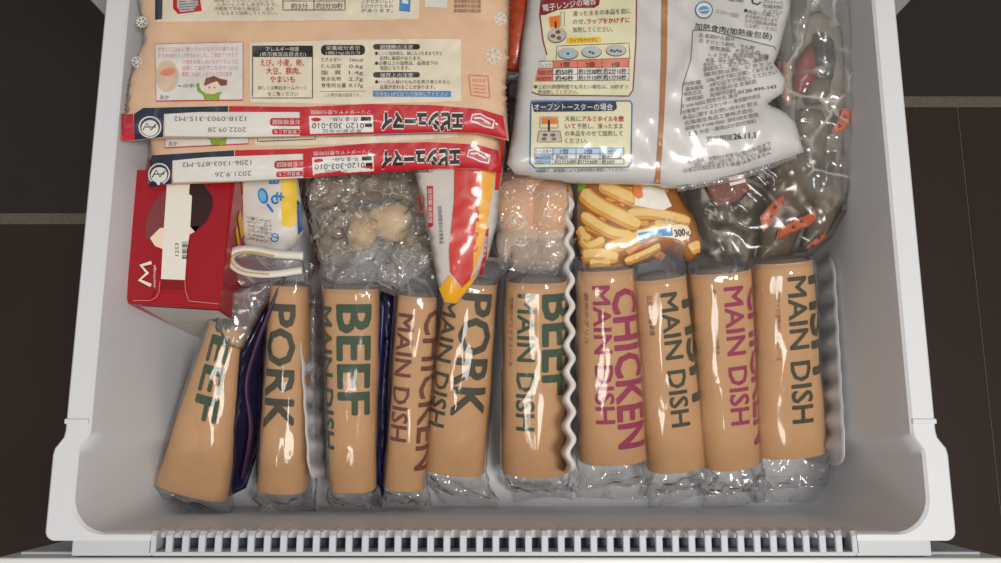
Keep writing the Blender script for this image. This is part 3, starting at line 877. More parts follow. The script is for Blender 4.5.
for i in range(9): pr.line([(182 + 0, 242 + i * 2.0), (187.5, 242 + i * 2.0)], 0.6 + (i % 3) * .45, BLACK, 0.0023, name='barcode')
pr.text('1253', 178.5, 256, 5, BLACK, width=13, ang=-90, off=.0023)
# zigzag mark and vertical name
pr.line([(151.5, 262.5), (141, 265.5), (147.5, 273), (139.5, 280), (151, 285.5)], 3.4, CARTW, 0.0021, name='emblem', sp=20)
pr.line([(133, 300.5), (150, 300.5), (156, 297.5), (159, 292), (160, 281)], .8, cm('carton cut edge', (214, 120, 120)), .0022); pr.line([(185, 281), (185.5, 291), (189, 301), (219, 304)], .8, cm('carton cut edge', (214, 120, 120)), .0022); pr.poly([(160, 281), (185, 282), (185.5, 290), (160, 289)], cm('carton inner red', (132, 10, 22)), .0019)
pr.text('morinaga', 155.5, 287, 4.0, CARTW, width=22, ang=-90, off=.0021)
pr.flush()
# yellow shapes on the right face
YEL = cm('carton yellow', (214, 168, 40))
for q in ([(.075, .098), (.090, .116), (.082, .120), (.068, .106)], [(.105, .104), (.122, .118), (.118, .126), (.104, .114)], [(.055, .10), (.075, .118), (.070, .122), (.055, .108)]):
    link('printed_shape', [carton_pt(wx + .0006, b, z) for b, z in q], [tuple(range(4))], YEL, carton, False)

# ------------------------------------------------------------------ blue and yellow bag beside the carton
sh = Sheet([(236, 165), (296, 165), (301, 200), (303, 232), (296, 246), (282, 258), (262, 254), (244, 250), (238, 225), (234, 195)],
           [(236, 170, .112), (303, 175, .110), (265, 255, .090)], bulge=0.009, ew=0.02, amp=0.0008, scale=0.03, seed=31)
bg_ = thing('food_bag', 'small white frozen food bag with blue frying pan icon and yellow stripe', 'food bag', sh.toplane([(265, 210)])[0] - np.array([0, 0, .012]))
sh.build('bag', cm('white bag film', (214, 210, 204), 0.35, 0.3), bg_)
pr = Print(sh, bg_)
BBLUE = cm('bag blue', (28, 120, 190))
pr.poly([(281, 168), (295, 168), (297, 195), (296, 222), (291, 228), (282, 225), (281, 200)], YELLOW)
pr.ell(263, 196, 5, 8, BBLUE, rot=-15); pr.ell(262.5, 196, 3.4, 6, cm('pan light', (110, 175, 215)), 0.001, rot=-15)
pr.line([(267, 204), (273, 212)], 2.2, BBLUE)
pr.text('も', 272, 192, 15, BBLUE, ang=90, bold=.03); pr.text('日', 270, 176, 11, BBLUE, ang=90, bold=.03); pr.text('の', 271, 233, 11, BBLUE, ang=90, bold=.02)
for i in range(6): pr.text(['フライパンで', '焼くだけでお', 'いしくできま', 'す。袋のまま', 'では加熱しな', 'いでください'][i], 247 + i * 4.2, 216 + i * .8, 4.4, BLACK if i < 2 else GREYINK, width=24, ang=88)
pr.poly([(297, 200), (302, 205), (303, 230), (298, 235)], cm('bag deep blue', (32, 66, 110)))
pr.flush()

# ------------------------------------------------------------------ lumps wrapped in film
def lump(name, px, py, z, r, m, parent, sq=(1, 1, .8), seed=0, rough=.06):
    bm = bmesh.new(); bmesh.ops.create_icosphere(bm, subdivisions=3, radius=1)
    c = P(px, py, z)
    for v in bm.verts:
        n_ = v.co.copy()
        k = 1 + rough * (math.sin(3 * n_.x + seed) + math.sin(4 * n_.y + seed * 2.1) + .6 * math.sin(7 * n_.z + n_.x * 5 + seed))
        v.co = c + Vector((n_.x * r * sq[0] * k, n_.y * r * sq[1] * k, n_.z * r * sq[2] * k))
    me = bpy.data.meshes.new(name); bm.to_mesh(me); bm.free(); me.materials.append(m); me.shade_smooth()
    o = bpy.data.objects.new(name, me); COL.objects.link(o); put(o, parent)
    return o
def lump_field(lumps, soft=0.002, pad=0.002):
    cs = [(P(px, py, z), r, sq) for px, py, z, r, sq in lumps]
    def f(XY, z, d):
        for c, r, sq in cs:
            q = ((XY[:, 0] - c.x) / (r * sq[0] * 1.12)) ** 2 + ((XY[:, 1] - c.y) / (r * sq[1] * 1.12)) ** 2
            zz = np.where(q < 1, c.z + (r * sq[2] * 1.12) * np.sqrt(np.maximum(0, 1 - q)) + pad, -1)
            z = np.maximum(z, zz)
        return z
    return f
DUMP = mat('frozen dumpling', (216, 184, 142), 0.5, 0.3, var=0.14, vscale=40, bump=0.3, bscale=160)
DUMP2 = mat('darkened dumpling', (128, 108, 84), 0.6, 0.3, var=0.2, vscale=40, bump=0.3, bscale=160)  # other lumps in a darker tone, to blend in under the wrap
w = thing('wrapped_dumplings', 'crumpled clear wrap holding tan round frozen dumplings, above the BEEF packs', 'food bag', P(370, 230, 0.05))
LM = [(389, 221, .084, .019, (1.05, .9, .8)), (362, 231, .079, .016, (.9, 1.05, .8)), (330, 192, .068, .022, (1.2, .8, .7)), (414, 186, .070, .020, (.9, 1.3, .7)), (366, 184, .068, .024, (1.3, .7, .7)), (338, 245, .062, .022, (.9, 1.2, .7)), (414, 244, .062, .018, (.9, 1.2, .7)), (345, 215, .066, .016, (1.3, .7, .8))]
for i, (a, b, z, r, sq) in enumerate(LM): lump('dumpling', a, b, z, r, DUMP if i in (0, 1) else DUMP2, w, sq, i * 1.7, .09)
sh = Sheet([(304, 160), (430, 160), (438, 200), (443, 248), (432, 268), (400, 292), (372, 284), (345, 288), (322, 280), (312, 245), (303, 205)],
           [(304, 165, .082), (435, 165, .085), (372, 285, .092)], bulge=0.012, below=0.03, ew=0.03, amp=0.003, scale=0.03, seed=41, ridge=.0035, rscale=.028, extra=lump_field(LM), spacing=.003)
sh.build('cling_wrap', FILM_WRAP, w)

PEA = mat('peach bread', (226, 172, 128), 0.55, 0.3, var=0.14, vscale=45, bump=0.25, bscale=140)
w = thing('wrapped_buns', 'peach coloured buns in clear wrap left of the white middle divider', 'food bag', P(533, 225, 0.05))
LM = [(516, 205, .080, .024, (.95, 1.2, .8)), (550, 203, .082, .024, (.95, 1.2, .8)), (533, 180, .08, .024, (1.1, 1, .8)), (520, 245, .072, .024, (1, 1, .8)), (551, 246, .072, .023, (1, 1, .8))]
BUN2 = mat('pale bun', (214, 188, 162), 0.6, 0.3, var=0.12, vscale=45)
for i, (a, b, z, r, sq) in enumerate(LM): lump('bun', a, b, z, r, PEA if i < 3 else BUN2, w, sq, i * 2.3, .03)
sh = Sheet([(497, 165), (566, 165), (567, 215), (566, 262), (556, 276), (520, 275), (497, 270), (492, 220)],
           [(497, 165, .080), (566, 165, .080), (535, 275, .082)], bulge=0.008, below=0.03, ew=0.03, amp=0.002, scale=0.03, seed=43, ridge=.0018, rscale=.026, extra=lump_field(LM), spacing=.003)
sh.build('cling_wrap', FILM_WRAP, w)

# ------------------------------------------------------------------ red, orange and yellow bag
sh = Sheet([(408, 140), (505, 120), (506, 150), (500, 190), (497, 222), (488, 258), (470, 288), (456, 304), (444, 303), (438, 285), (430, 240), (420, 195)],
           [(415, 150, .134), (503, 140, .134), (455, 300, .110)], bulge=0.008, ew=0.025, amp=0.0009, scale=0.04, seed=51, ridge=.0004)
bg_ = thing('food_bag', 'white bag with red and yellow stripes poking out below the shrimp dumpling packs', 'food bag', sh.toplane([(460, 210)])[0] - np.array([0, 0, .01]))
sh.build('bag', cm('white gloss bag', (206, 198, 192), 0.4, 0.2), bg_)
pr = Print(sh, bg_)
OR2 = cm('bag red orange', (198, 36, 16), 0.4, 0.15); YE2 = cm('bag yellow', (232, 164, 14), 0.4, 0.15)
pr.poly([(455, 132), (478, 128), (480, 190), (478, 250), (470, 280), (462, 287), (450, 272), (449, 250), (454, 200)], OR2, .0013)
pr.poly([(479, 128), (498, 124), (495, 175), (489, 215), (482, 250), (473, 275), (474, 240), (480, 190)], YE2, .0013)
pr.poly([(497, 124), (505, 121), (504, 150), (499, 190), (495, 190), (498, 150)], OR2, .0013)
pr.poly([(462, 288), (471, 279), (480, 268), (470, 286), (456, 303), (445, 302), (439, 289), (449, 275)], YE2, .0013)
for t in np.linspace(0, 1, 30): pr.ell(479.5 + 1 * math.sin(t * 9), 165 + t * 60 * .5, 1.0, .7, OR2, .0016, n=6)
pr.poly([(427, 186), (433, 186), (433, 226), (428, 228)], RED, .0012); pr.text('自然解凍調理', 428.5, 189, 4.5, WHITE, width=34, ang=90)
pr.frame(418, 196, 423, 212, 1, RED); pr.text('加熱調理済み冷凍食品', 438, 206, 4.5, BLACK, width=38, ang=87)
pr.poly([(486, 230), (489, 228), (486, 262), (482, 276), (479, 274), (483, 258)], cm('bag crimson', (178, 20, 40))); pr.text('調理済み', 485, 236, 3.5, WHITE, width=22, ang=97)
pr.poly([(468, 268), (474, 263), (476, 270), (471, 271)], cm('pale pink', (236, 200, 190)))
pr.frame(412, 166, 432, 172, .6, BLACK); pr.text('要冷凍', 414, 171.5, 4.5, BLACK, width=15)
pr.flush()
overlay(sh, GLOSSY, bg_)

# ------------------------------------------------------------------ bag of fries
def fries_bag():
    sh = Sheet([(577, 150), (665, 150), (680, 195), (698, 222), (706, 242), (700, 256), (688, 262), (668, 252), (650, 262), (626, 267), (604, 272), (584, 270), (577, 240)],
               [(577, 180, .098), (690, 200, .098), (600, 270, .094)], bulge=0.012, ew=0.024, amp=0.0006, scale=0.04, seed=61)
    r = thing('fries_bag', 'bag of french fries with a blue 300g badge, right of the middle divider', 'food bag', sh.toplane([(630, 220)])[0] - np.array([0, 0, .013]))
    sh.build('bag', mat('fries bag amber', (158, 96, 32), 0.35, 0.5, var=.35, vscale=50, coat=.3), r)
    pr = Print(sh, r)
    F1 = mat('fry highlight', (234, 198, 126), 0.4, 0.4, var=0.16, vscale=60); F2 = mat('fry golden', (214, 158, 72), 0.4, 0.4, var=0.2, vscale=60)
    FE = mat('fry edge shading', (184, 108, 32), 0.4, 0.4, var=.2, vscale=60)  # highlights and edge shading of the fries are drawn into the print
    fr_ = [((582, 192), (600, 206), (640, 226), 12), ((600, 184), (625, 196), (645, 204), 11), ((582, 215), (610, 232), (632, 236), 9), ((628, 214), (655, 214), (690, 222), 9),
           ((606, 250), (630, 240), (662, 228), 10), ((582, 238), (590, 246), (604, 240), 8), ((583, 256), (598, 254), (618, 258), 10), ((590, 263), (600, 265), (610, 262), 8), ((655, 224), (670, 226), (684, 232), 7),
           ((690, 250), (695, 247), (700, 246), 9), ((640, 186), (655, 190), (668, 186), 8), ((580, 228), (584, 236), (590, 240), 7), ((625, 262), (645, 254), (660, 246), 6)]
    rf = random.Random(8)
    for _ in range(26):
        x, y = rf.uniform(584, 672), rf.uniform(186, 262); a = rf.choice((.5, .6, -.35, -.5, .2)) + rf.uniform(-.2, .2); L_ = rf.uniform(14, 26); hw = rf.uniform(3, 4.6)
        if y > 262 - max(0, x - 600) * .12 or x > 640 + (y - 190) * .6: continue
        dx, dy = math.cos(a) * L_ / 2, math.sin(a) * L_ / 2; nx, ny = -math.sin(a) * hw, math.cos(a) * hw
        q4 = lambda k, sy=0: [(x - dx + nx * k, y - dy + ny * k + sy), (x + dx + nx * k, y + dy + ny * k + sy), (x + dx - nx * k, y + dy - ny * k + sy), (x - dx - nx * k, y - dy - ny * k + sy)]
        pr.poly(q4(1), FE, .0003, 'printed_fry'); pr.poly(q4(.72, -.6), F2, .0005, 'printed_fry')
    for i, (a, b, c, wd) in enumerate(fr_):
        wd *= 1.3
        q = smooth_curve([Vector((*a, 0)), Vector((*b, 0)), Vector((*c, 0))], 8)
        pts = [(v.x, v.y) for v in q]
        for k, (ww, m, off) in enumerate(((wd + 2, FE, .0007), (wd, F2, .0009), (wd * .62, F1, .0011))):
            L_, R_ = [], []
            for j, (x, y) in enumerate(pts):
                x0, y0 = pts[max(j - 1, 0)]; x1, y1 = pts[min(j + 1, len(pts) - 1)]
                l = math.hypot(x1 - x0, y1 - y0); nx, ny = -(y1 - y0) / l, (x1 - x0) / l
                e = min(1, .55 + .45 * math.sin(math.pi * j / (len(pts) - 1)) * 3)
                dx, dy = (-1.2 * ny * 0, -1.4) if k == 2 else (0, 0)
                L_.append((x + nx * ww / 2 * e + dx, y + ny * ww / 2 * e + dy)); R_.append((x - nx * ww / 2 * e + dx, y - ny * ww / 2 * e + dy))
            pr.poly(L_ + R_[::-1], m, off + i * .00004, 'printed_fry')
    pr.poly([(636, 192), (650, 186), (664, 190), (672, 206), (664, 210), (648, 208), (634, 205)], cm('fries bag white', (236, 230, 218)), .0022)
    pr.poly([(634, 184), (642, 186), (643, 197), (638, 199), (633, 194)], ORANGE, .0024); pr.poly([(578, 182), (588, 182), (585, 188), (578, 192)], GREEN, .0022)
    B = cm('badge blue', (40, 140, 200)); WB = cm('badge white', (240, 226, 196))
    pr.poly([(636, 232), (638, 230), (680, 224), (688, 226), (691, 232), (689, 238), (682, 241), (674, 238), (655, 236), (638, 243)], WB, .0024)
    pr.poly([(638, 233), (672, 227), (673, 236), (656, 236), (639, 242)], B, .0026)
    pr.text('300', 675, 237, 10, BLACK, width=11, ang=-8, bold=.03, off=.0028); pr.text('g', 686, 235, 7, BLACK, width=4, ang=-8, off=.0028); pr.text('調理例', 645, 239, 5, WHITE, width=17, ang=-9, off=.0028)
    pr.text('北海道産', 659, 224, 5, CREAM, width=20, ang=-8, off=.0026)
    pr.flush()
    overlay(sh, GLOSSY, r, .0032)
    return r
fries_bag()

# ------------------------------------------------------------------ two packs of shrimp dumplings
def serrate(pts, amp, pitch):
    out = []
    for (a, b) in zip(pts, pts[1:]):
        a, b = np.array(a, float), np.array(b, float); L_ = np.hypot(*(b - a)); k = max(2, int(L_ / pitch)); nn = np.array([-(b - a)[1], (b - a)[0]]) / L_
        for j in range(k):
            out.append(tuple(a + (b - a) * j / k)); out.append(tuple(a + (b - a) * (j + .5) / k + nn * amp))
    out.append(tuple(pts[-1]))
    return out
def shumai(outline, ctrl, label, T, seed, full):
    sh = Sheet(outline, ctrl, bulge=0.0085, ew=0.028, below=0.007, amp=0.0007, scale=0.05, seed=seed, ridge=.0007, rscale=.045, spacing=.005)
    r = thing('dumpling_bag', label, 'food bag', sh.toplane([(300, 100)])[0] - np.array([0, 0, .01]), 'flat bags of shrimp dumplings')
    sh.build('bag', PEACH, r)
    pr = Print(sh, r, T)
    DK = cm('cap grey', (54, 50, 50))
    # end strip
    if full: pr.poly([(121, 114), (133, 114), (135, 140), (122, 141)], RED)
    pr.poly([(134 if full else 140, 114), (143, 108), (228, 106), (228, 112), (164, 114), (163, 137), (134 if full else 140, 140)], NAVY)
    pr.poly([(229, 106), (300, 107), (370, 104), (430, 105), (480, 109), (503, 116), (507, 139), (480, 133), (440, 132), (370, 134), (300, 136), (300, 112), (229, 112)], RED)
    pr.poly([(164, 114), (200, 112), (299, 112), (300, 136), (240, 137), (165, 136)], WHITE, .0009)
    pr.ell(150, 127, 11.5, 11, WHITE, .001, 'emblem'); pr.ell(150, 127, 10, 9.6, NAVY, .0012, 'emblem'); pr.ell(150, 128, 8.6, 8, WHITE, .0014, 'emblem')
    pr.line([(143, 130), (147, 123), (151, 130), (156, 124)], 1.3, NAVY, .0016, name='emblem'); pr.line([(144, 127), (156, 127)], 1.0, NAVY, .0016, name='emblem')
    pr.text('1218-0903-315-M2' if full else '1206-1303-875-M2', 246, 116.5, 6.6, GREYINK, width=72, ang=180, off=.0013)
    pr.text('2022.09.28' if full else '2021.9.26', 246, 127.5, 6.6, GREYINK, width=38, ang=180, off=.0013)
    pr.rect(270, 118, 302, 126, RED, .0012, 3); pr.text('お客様相談', 300, 120, 5.5, WHITE, width=28, ang=180, off=.0015)
    pr.rect(272, 129, 303, 134.5, RED, .0012, 2); pr.text('ご意見はこち', 301, 130, 4.5, WHITE, width=27, ang=180, off=.0015)
    pr.poly([(309, 116), (373, 115), (373.5, 132), (310, 134)], WHITE, .0009); pr.text('フリーダイヤル受付時間', 371, 110.5, 4.5, WHITE, width=60, ang=180, off=.0012)
    pr.text('0120-303-010', 364, 123, 8, BLACK, width=52, ang=180, off=.0012); pr.rect(361, 117, 371, 121, BLACK, .0011); pr.rect(365, 123.5, 372, 127, BLACK, .0011)
    pr.text('月~金 九時~', 358, 117.5, 4.6, BLACK, width=28, ang=180, off=.0012); pr.ell(316, 119.5, 5, 1.9, RED, .0012, 'printed_panel'); pr.text('東京都中央区', 362, 129.5, 4, GREYINK, width=40, ang=180, off=.0012)
    for k_, m, off, bold in ((0, WHITE, .0011, .15), (1, BLACK, .0016, .075)):
        pr.text('エビシューマイ', 463.5 + (1 - k_) * .5, 114, 19, m, width=82 + (1 - k_) * 1.6, ang=180 if True else 0, bold=bold, off=off)
    pr.poly([(470, 121), (472, 114), (480, 113), (487, 117), (495, 120), (493, 129), (484, 127), (478, 124)], WHITE, .0011, 'emblem')
    pr.poly([(471.5, 120), (473, 115.5), (480, 114.5), (487, 118.5), (493.5, 121), (492, 127), (484.5, 125.5), (478, 122.5)], cm('ribbon red', (190, 60, 70)), .0013, 'emblem')
    pr.line([(474, 118), (481, 118), (490, 123.5)], 2.0, WHITE, .0015, name='emblem')
    # left picture panel
    pr.poly([(155, 44), (243, 42), (243, 100), (156, 101)], WHITE, .0008)
    pr.line([(155, 44), (243, 42), (243, 100), (156, 101)], .8, PINK, .0010, closed=True); pr.line([(156, 101), (243, 100)], 1.1, RED, .0012)
    lines = ['きれいごはんに飾った小さなえびの香りをと', 'すりみのおいしさを包みました。ご家庭でできたて', 'の味をお楽しみいただけるように', '加熱しておかずにもおやつにも', '気軽にお召し上がりいただけます']
    for i, t in enumerate(lines):
        x0 = 158 if i < 2 else 182
        pr.text(t, x0, 51.5 + i * 6.2, 5.4, PINK, width=238 - x0 - (6 if i == 4 else 0), off=.0012, ang=-.5)
    SH1 = mat('dumpling photo', (214, 184, 160), 0.5, var=.2, vscale=90); SH2 = cm('shrimp photo', (222, 140, 110))
    pr.ell(167, 76, 11.5, 16, SH1, .0011); pr.ell(168, 72, 8, 3.6, SH2, .0013, rot=-12)
    pr.text('あか', 160, 99, 5, BLACK, width=9, off=.0012); pr.text('の中', 183, 87.5, 4.5, BLACK, width=11, off=.0012); pr.line([(178, 85.5), (182, 86.5)], .7, BLACK, .0012)
    pr.poly([(196, 84), (199, 83), (201, 90), (206, 94), (222, 92), (219, 101), (205, 101), (203, 95), (197, 91)], GREEN, .0011)
    pr.ell(212, 87, 8, 7.2, SKIN, .0013); pr.poly([(204, 84), (206, 78), (214, 76), (221, 79), (227, 80), (227, 85), (221, 86), (217, 81), (211, 83), (205, 86)], BROWN, .0015)
    pr.ell(209, 87.5, .7, 1, BROWN, .0016, n=8); pr.ell(214.5, 87.5, .7, 1, BROWN, .0016, n=8)
    # right text panel
    pr.poly([(250, 43), (345, 40), (461, 39), (461, 101), (350, 104), (250, 102)], CREAM, .0008)
    pr.line([(250, 43), (345, 40), (461, 39), (461, 101), (350, 104), (250, 102)], .6, WHITE, .001, closed=True)
    pr.frame(252.5, 46, 312.5, 98, .8, BLACK, .0012); pr.rect(252.5, 46, 312.5, 57, BLACK, .0012)
    pr.text('アレルギー物質', 266, 51, 5, WHITE, width=33, off=.0016); pr.text('(表示推奨品目含む)', 260, 56, 4.6, WHITE, width=46, off=.0016)
    for i, (t, x, wd) in enumerate((('えび、小麦、卵、', 260, 44), ('大豆、豚肉、', 266, 35), ('やまいも', 270, 25))): pr.text(t, x, 65.5 + i * 8.3, 7.6, RED, width=wd, bold=.012, off=.0014)
    pr.text('詳しくは弊社ホームページ', 258, 89.5, 4.4, BLACK, width=49, off=.0014); pr.text('をご覧ください', 268, 95.5, 4.4, BLACK, width=30, off=.0014)
    pr.rect(321, 45, 365, 55, BLACK, .0012, 4); pr.text('栄養成分表示', 326, 49.8, 4.6, WHITE, width=34, off=.0016); pr.text('1個(14g)当たり', 326, 54.2, 3.8, WHITE, width=34, off=.0016)
    for i, (a, b) in enumerate((('エネルギー', '26kcal'), ('たん白質', '0.6g'), ('脂   質', '1.4g'), ('炭水化物', '2.7g'), ('食塩相当量', '0.17g'))):
        pr.text(a, 321, 61.5 + i * 6.4, 4.8, BLACK, width=20 if i < 4 else 25, off=.0013); pr.text(b, 349, 61.5 + i * 6.4, 5, BLACK, width=14, off=.0013)
    pr.line([(320, 91.5), (366, 91)], .5, GREYINK, .0012); pr.text('この表示値は目安です。', 324, 96.5, 4, GREYINK, width=37, off=.0013)
    pr.rect(373, 44, 420, 49.5, DK, .0012, 2.7); pr.text('調理時の注意', 380, 48.9, 4.8, WHITE, width=33, off=.0016)
    for i, (t, x, wd) in enumerate((('●レンジ加熱時は、袋に入ったままですと', 375, 67), ('自然に破裂があります。', 380, 42), ('●必要以上の加熱は、品質低下の', 375, 63), ('原因となります。', 380, 30))): pr.text(t, x, 55 + i * 4.9, 4.5, BLACK, width=wd, off=.0013)
    pr.rect(373, 72, 420, 77.5, DK, .0012, 2.7); pr.text('保存上の注意', 380, 76.9, 4.8, WHITE, width=33, off=.0016)
    for i, (t, x, wd) in enumerate((('●いったん解けたものを再び凍らせると', 375, 75), ('品質が変わることがあります。', 380, 55))): pr.text(t, x, 83.5 + i * 5.2, 4.5, BLACK, width=wd, off=.0013)
    pr.poly([(373, 90.5), (451, 91), (451, 97), (373, 96.5)], BLUE, .0012); pr.text('冷凍室(-18℃以下)で保存してください', 375, 95.8, 4.8, WHITE, width=73, off=.0016)
    pr.line([(469, 75), (488, 76), (490, 98), (471, 95)], .9, SALMON, .0012, closed=True); pr.text('そのまま', 472, 82, 4.5, SALMON, width=14, off=.0012)
    for i in range(3): pr.line([(473, 85 + i * 3.4), (486, 86 + i * 3.4)], .8, SALMON, .0012)
    def flake(cx, cy, r_):
        for k in range(6):
            a = k * math.pi / 3 + .3
            pr.line([(cx, cy), (cx + r_ * math.cos(a), cy + r_ * math.sin(a))], 1.4, WHITE, .0012, name='printed_snowflake')
            for q in (-.5, .5): pr.line([(cx + r_ * .6 * math.cos(a), cy + r_ * .6 * math.sin(a)), (cx + r_ * .95 * math.cos(a + q), cy + r_ * .95 * math.sin(a + q))], 1.0, WHITE, .0012, name='printed_snowflake')
    flake(493, 56, 9); flake(137, 62, 6)
    if full:
        flake(500, 19, 7); flake(142, 22, 6)
        pr.poly([(154, -12), (420, -12), (419, 19), (380, 20), (155, 22)], CREAM, .0008); pr.poly([(155, -12), (163, -12), (162, 19), (155, 20)], NAVY, .0011)
        pr.poly([(173, -12), (198, -12), (202, 11), (178, 14), (173, 8)], RED, .0011); pr.poly([(177, -12), (196, -12), (199, 10), (180, 12), (177, 7)], cm('tray grey', (190, 184, 180)), .0013)
        for i in range(4): pr.line([(179, 2 + i * 2.6), (198, .5 + i * 2.6)], .8, GREYINK, .0015)
        for i, t in enumerate(('調理していただくとさら', 'においしくめしあがれます。', '冷蔵庫で冷めた場合は、温か', 'くなるまで加熱してください。')): pr.text(t, 214 + (i % 2) * 3, 1.5 + i * 4.4, 4.3, GREYINK, width=60, off=.0012)
        pr.frame(283, -12, 345, 10, .8, BLACK, .0012); pr.line([(314, -12), (314, 10)], .8, BLACK, .0012); pr.line([(283, 1), (345, 1)], .6, BLACK, .0012)
        pr.text('約3分', 291, 8.6, 6.8, BLACK, width=17, off=.0014); pr.text('約2分30秒', 316, 8.4, 6.8, BLACK, width=27, off=.0014); pr.text('600W', 290, 0, 6, BLACK, width=17, off=.0014); pr.text('500W', 320, 0, 6, BLACK, width=17, off=.0014)
        for i, t in enumerate(('上手なおいしい', 'とけかけたもの', 'があります。')): pr.text(t, 361, 3 + i * 4.6, 4.4, DKBLUE, width=32, off=.0012)
        pr.poly([(400, -8), (411, -8), (410, 12), (399, 11)], BLUE, .0012); pr.poly([(402, -4), (409, -4), (408, 4), (402, 3)], WHITE, .0014)
        pr.poly([(424, -12), (448, -12), (447, 8), (425, 7)], WHITE, .0009)
        for i in range(3): pr.text('賞味期限別途記載', 454, 3 + i * 4.6, 4.2, BROWN, width=27, off=.0012)
        for i in range(5): pr.line([(165 + i * 3, 38), (163 + i * 3, 30)], .01, PEACH, .0008)
    pr.flush()
    overlay(sh, GLOSSY, r)
    return r
TA = lambda V: np.stack([14.8 + V[:, 0] * .9615, V[:, 1] + 47 - (V[:, 0] - 151) * .0353], 1)
oa = [(147, 60), (500, 60), (499, 100), (500, 140), (501, 166), (494, 171), (440, 168), (380, 168), (310, 178), (240, 182), (165, 185), (148, 183), (150, 150)]
shumai(oa, [(150, 180, .146), (500, 165, .146), (300, 80, .149)], 'lower shrimp dumpling bag, only its red end strip showing below the upper one', TA, 71, False)
left = serrate([(135, 62), (130, 82), (126, 112)], 2.2, 5)
right = serrate([(507, 118), (505, 90), (508, 55), (509, 10), (509, -40)], 1.8, 5)
ob = [(138, -40), (138, 0), (144, 25), (143, 45)] + left + [(122, 114), (120, 140), (133, 141), (150, 139), (240, 138), (300, 137), (370, 135), (440, 133), (480, 134), (509, 141), (508, 130)] + right
shumai(ob, [(122, 140, .166), (508, 140, .166), (300, 10, .170)], 'upper shrimp dumpling bag with the full cream back panel facing up', None, 73, True)

# ------------------------------------------------------------------ things in the gap between the dumpling bags and the white bag
SAUS = mat('smoked sausage skin', (168, 66, 36), 0.35, 0.5, var=0.6, vscale=140, bump=0.5, bscale=120, coat=.3)
q = smooth_curve([P(521, -30, .142), P(519, 20, .142), P(516, 48, .138), P(514, 72, .13)], 8)
tag(tube('dried_sausage', q, [.013] * (len(q) - 4) + [.0125, .0115, .009, .004], SAUS, None, 14), 'reddish brown sausage showing in the gap between dumpling bag and white bag', 'sausage')
sh = Sheet([(500, 78), (530, 70), (532, 130), (526, 178), (500, 178), (498, 120)], [(500, 80, .112), (530, 75, .112), (512, 175, .100)], bulge=.008, ew=.015, amp=.0012, scale=.02, seed=81, ridge=.001)
w = thing('grey_food_bag', 'dark grey film bag deep in the gap left of the white bag', 'food bag', sh.toplane([(515, 120)])[0] - np.array([0, 0, .01]))
sh.build('bag', FILM_GREY, w)
sh2 = Sheet([(503, 80), (528, 80), (530, 130), (523, 172), (503, 172), (502, 120)], [(500, 80, .108), (530, 75, .108), (512, 175, .096)], bulge=.006, ew=.015, amp=.001, scale=.02, seed=82)
sh2.build('frozen_meat', mat('dark meat', (72, 56, 52), 0.5, var=.4, vscale=60), w)

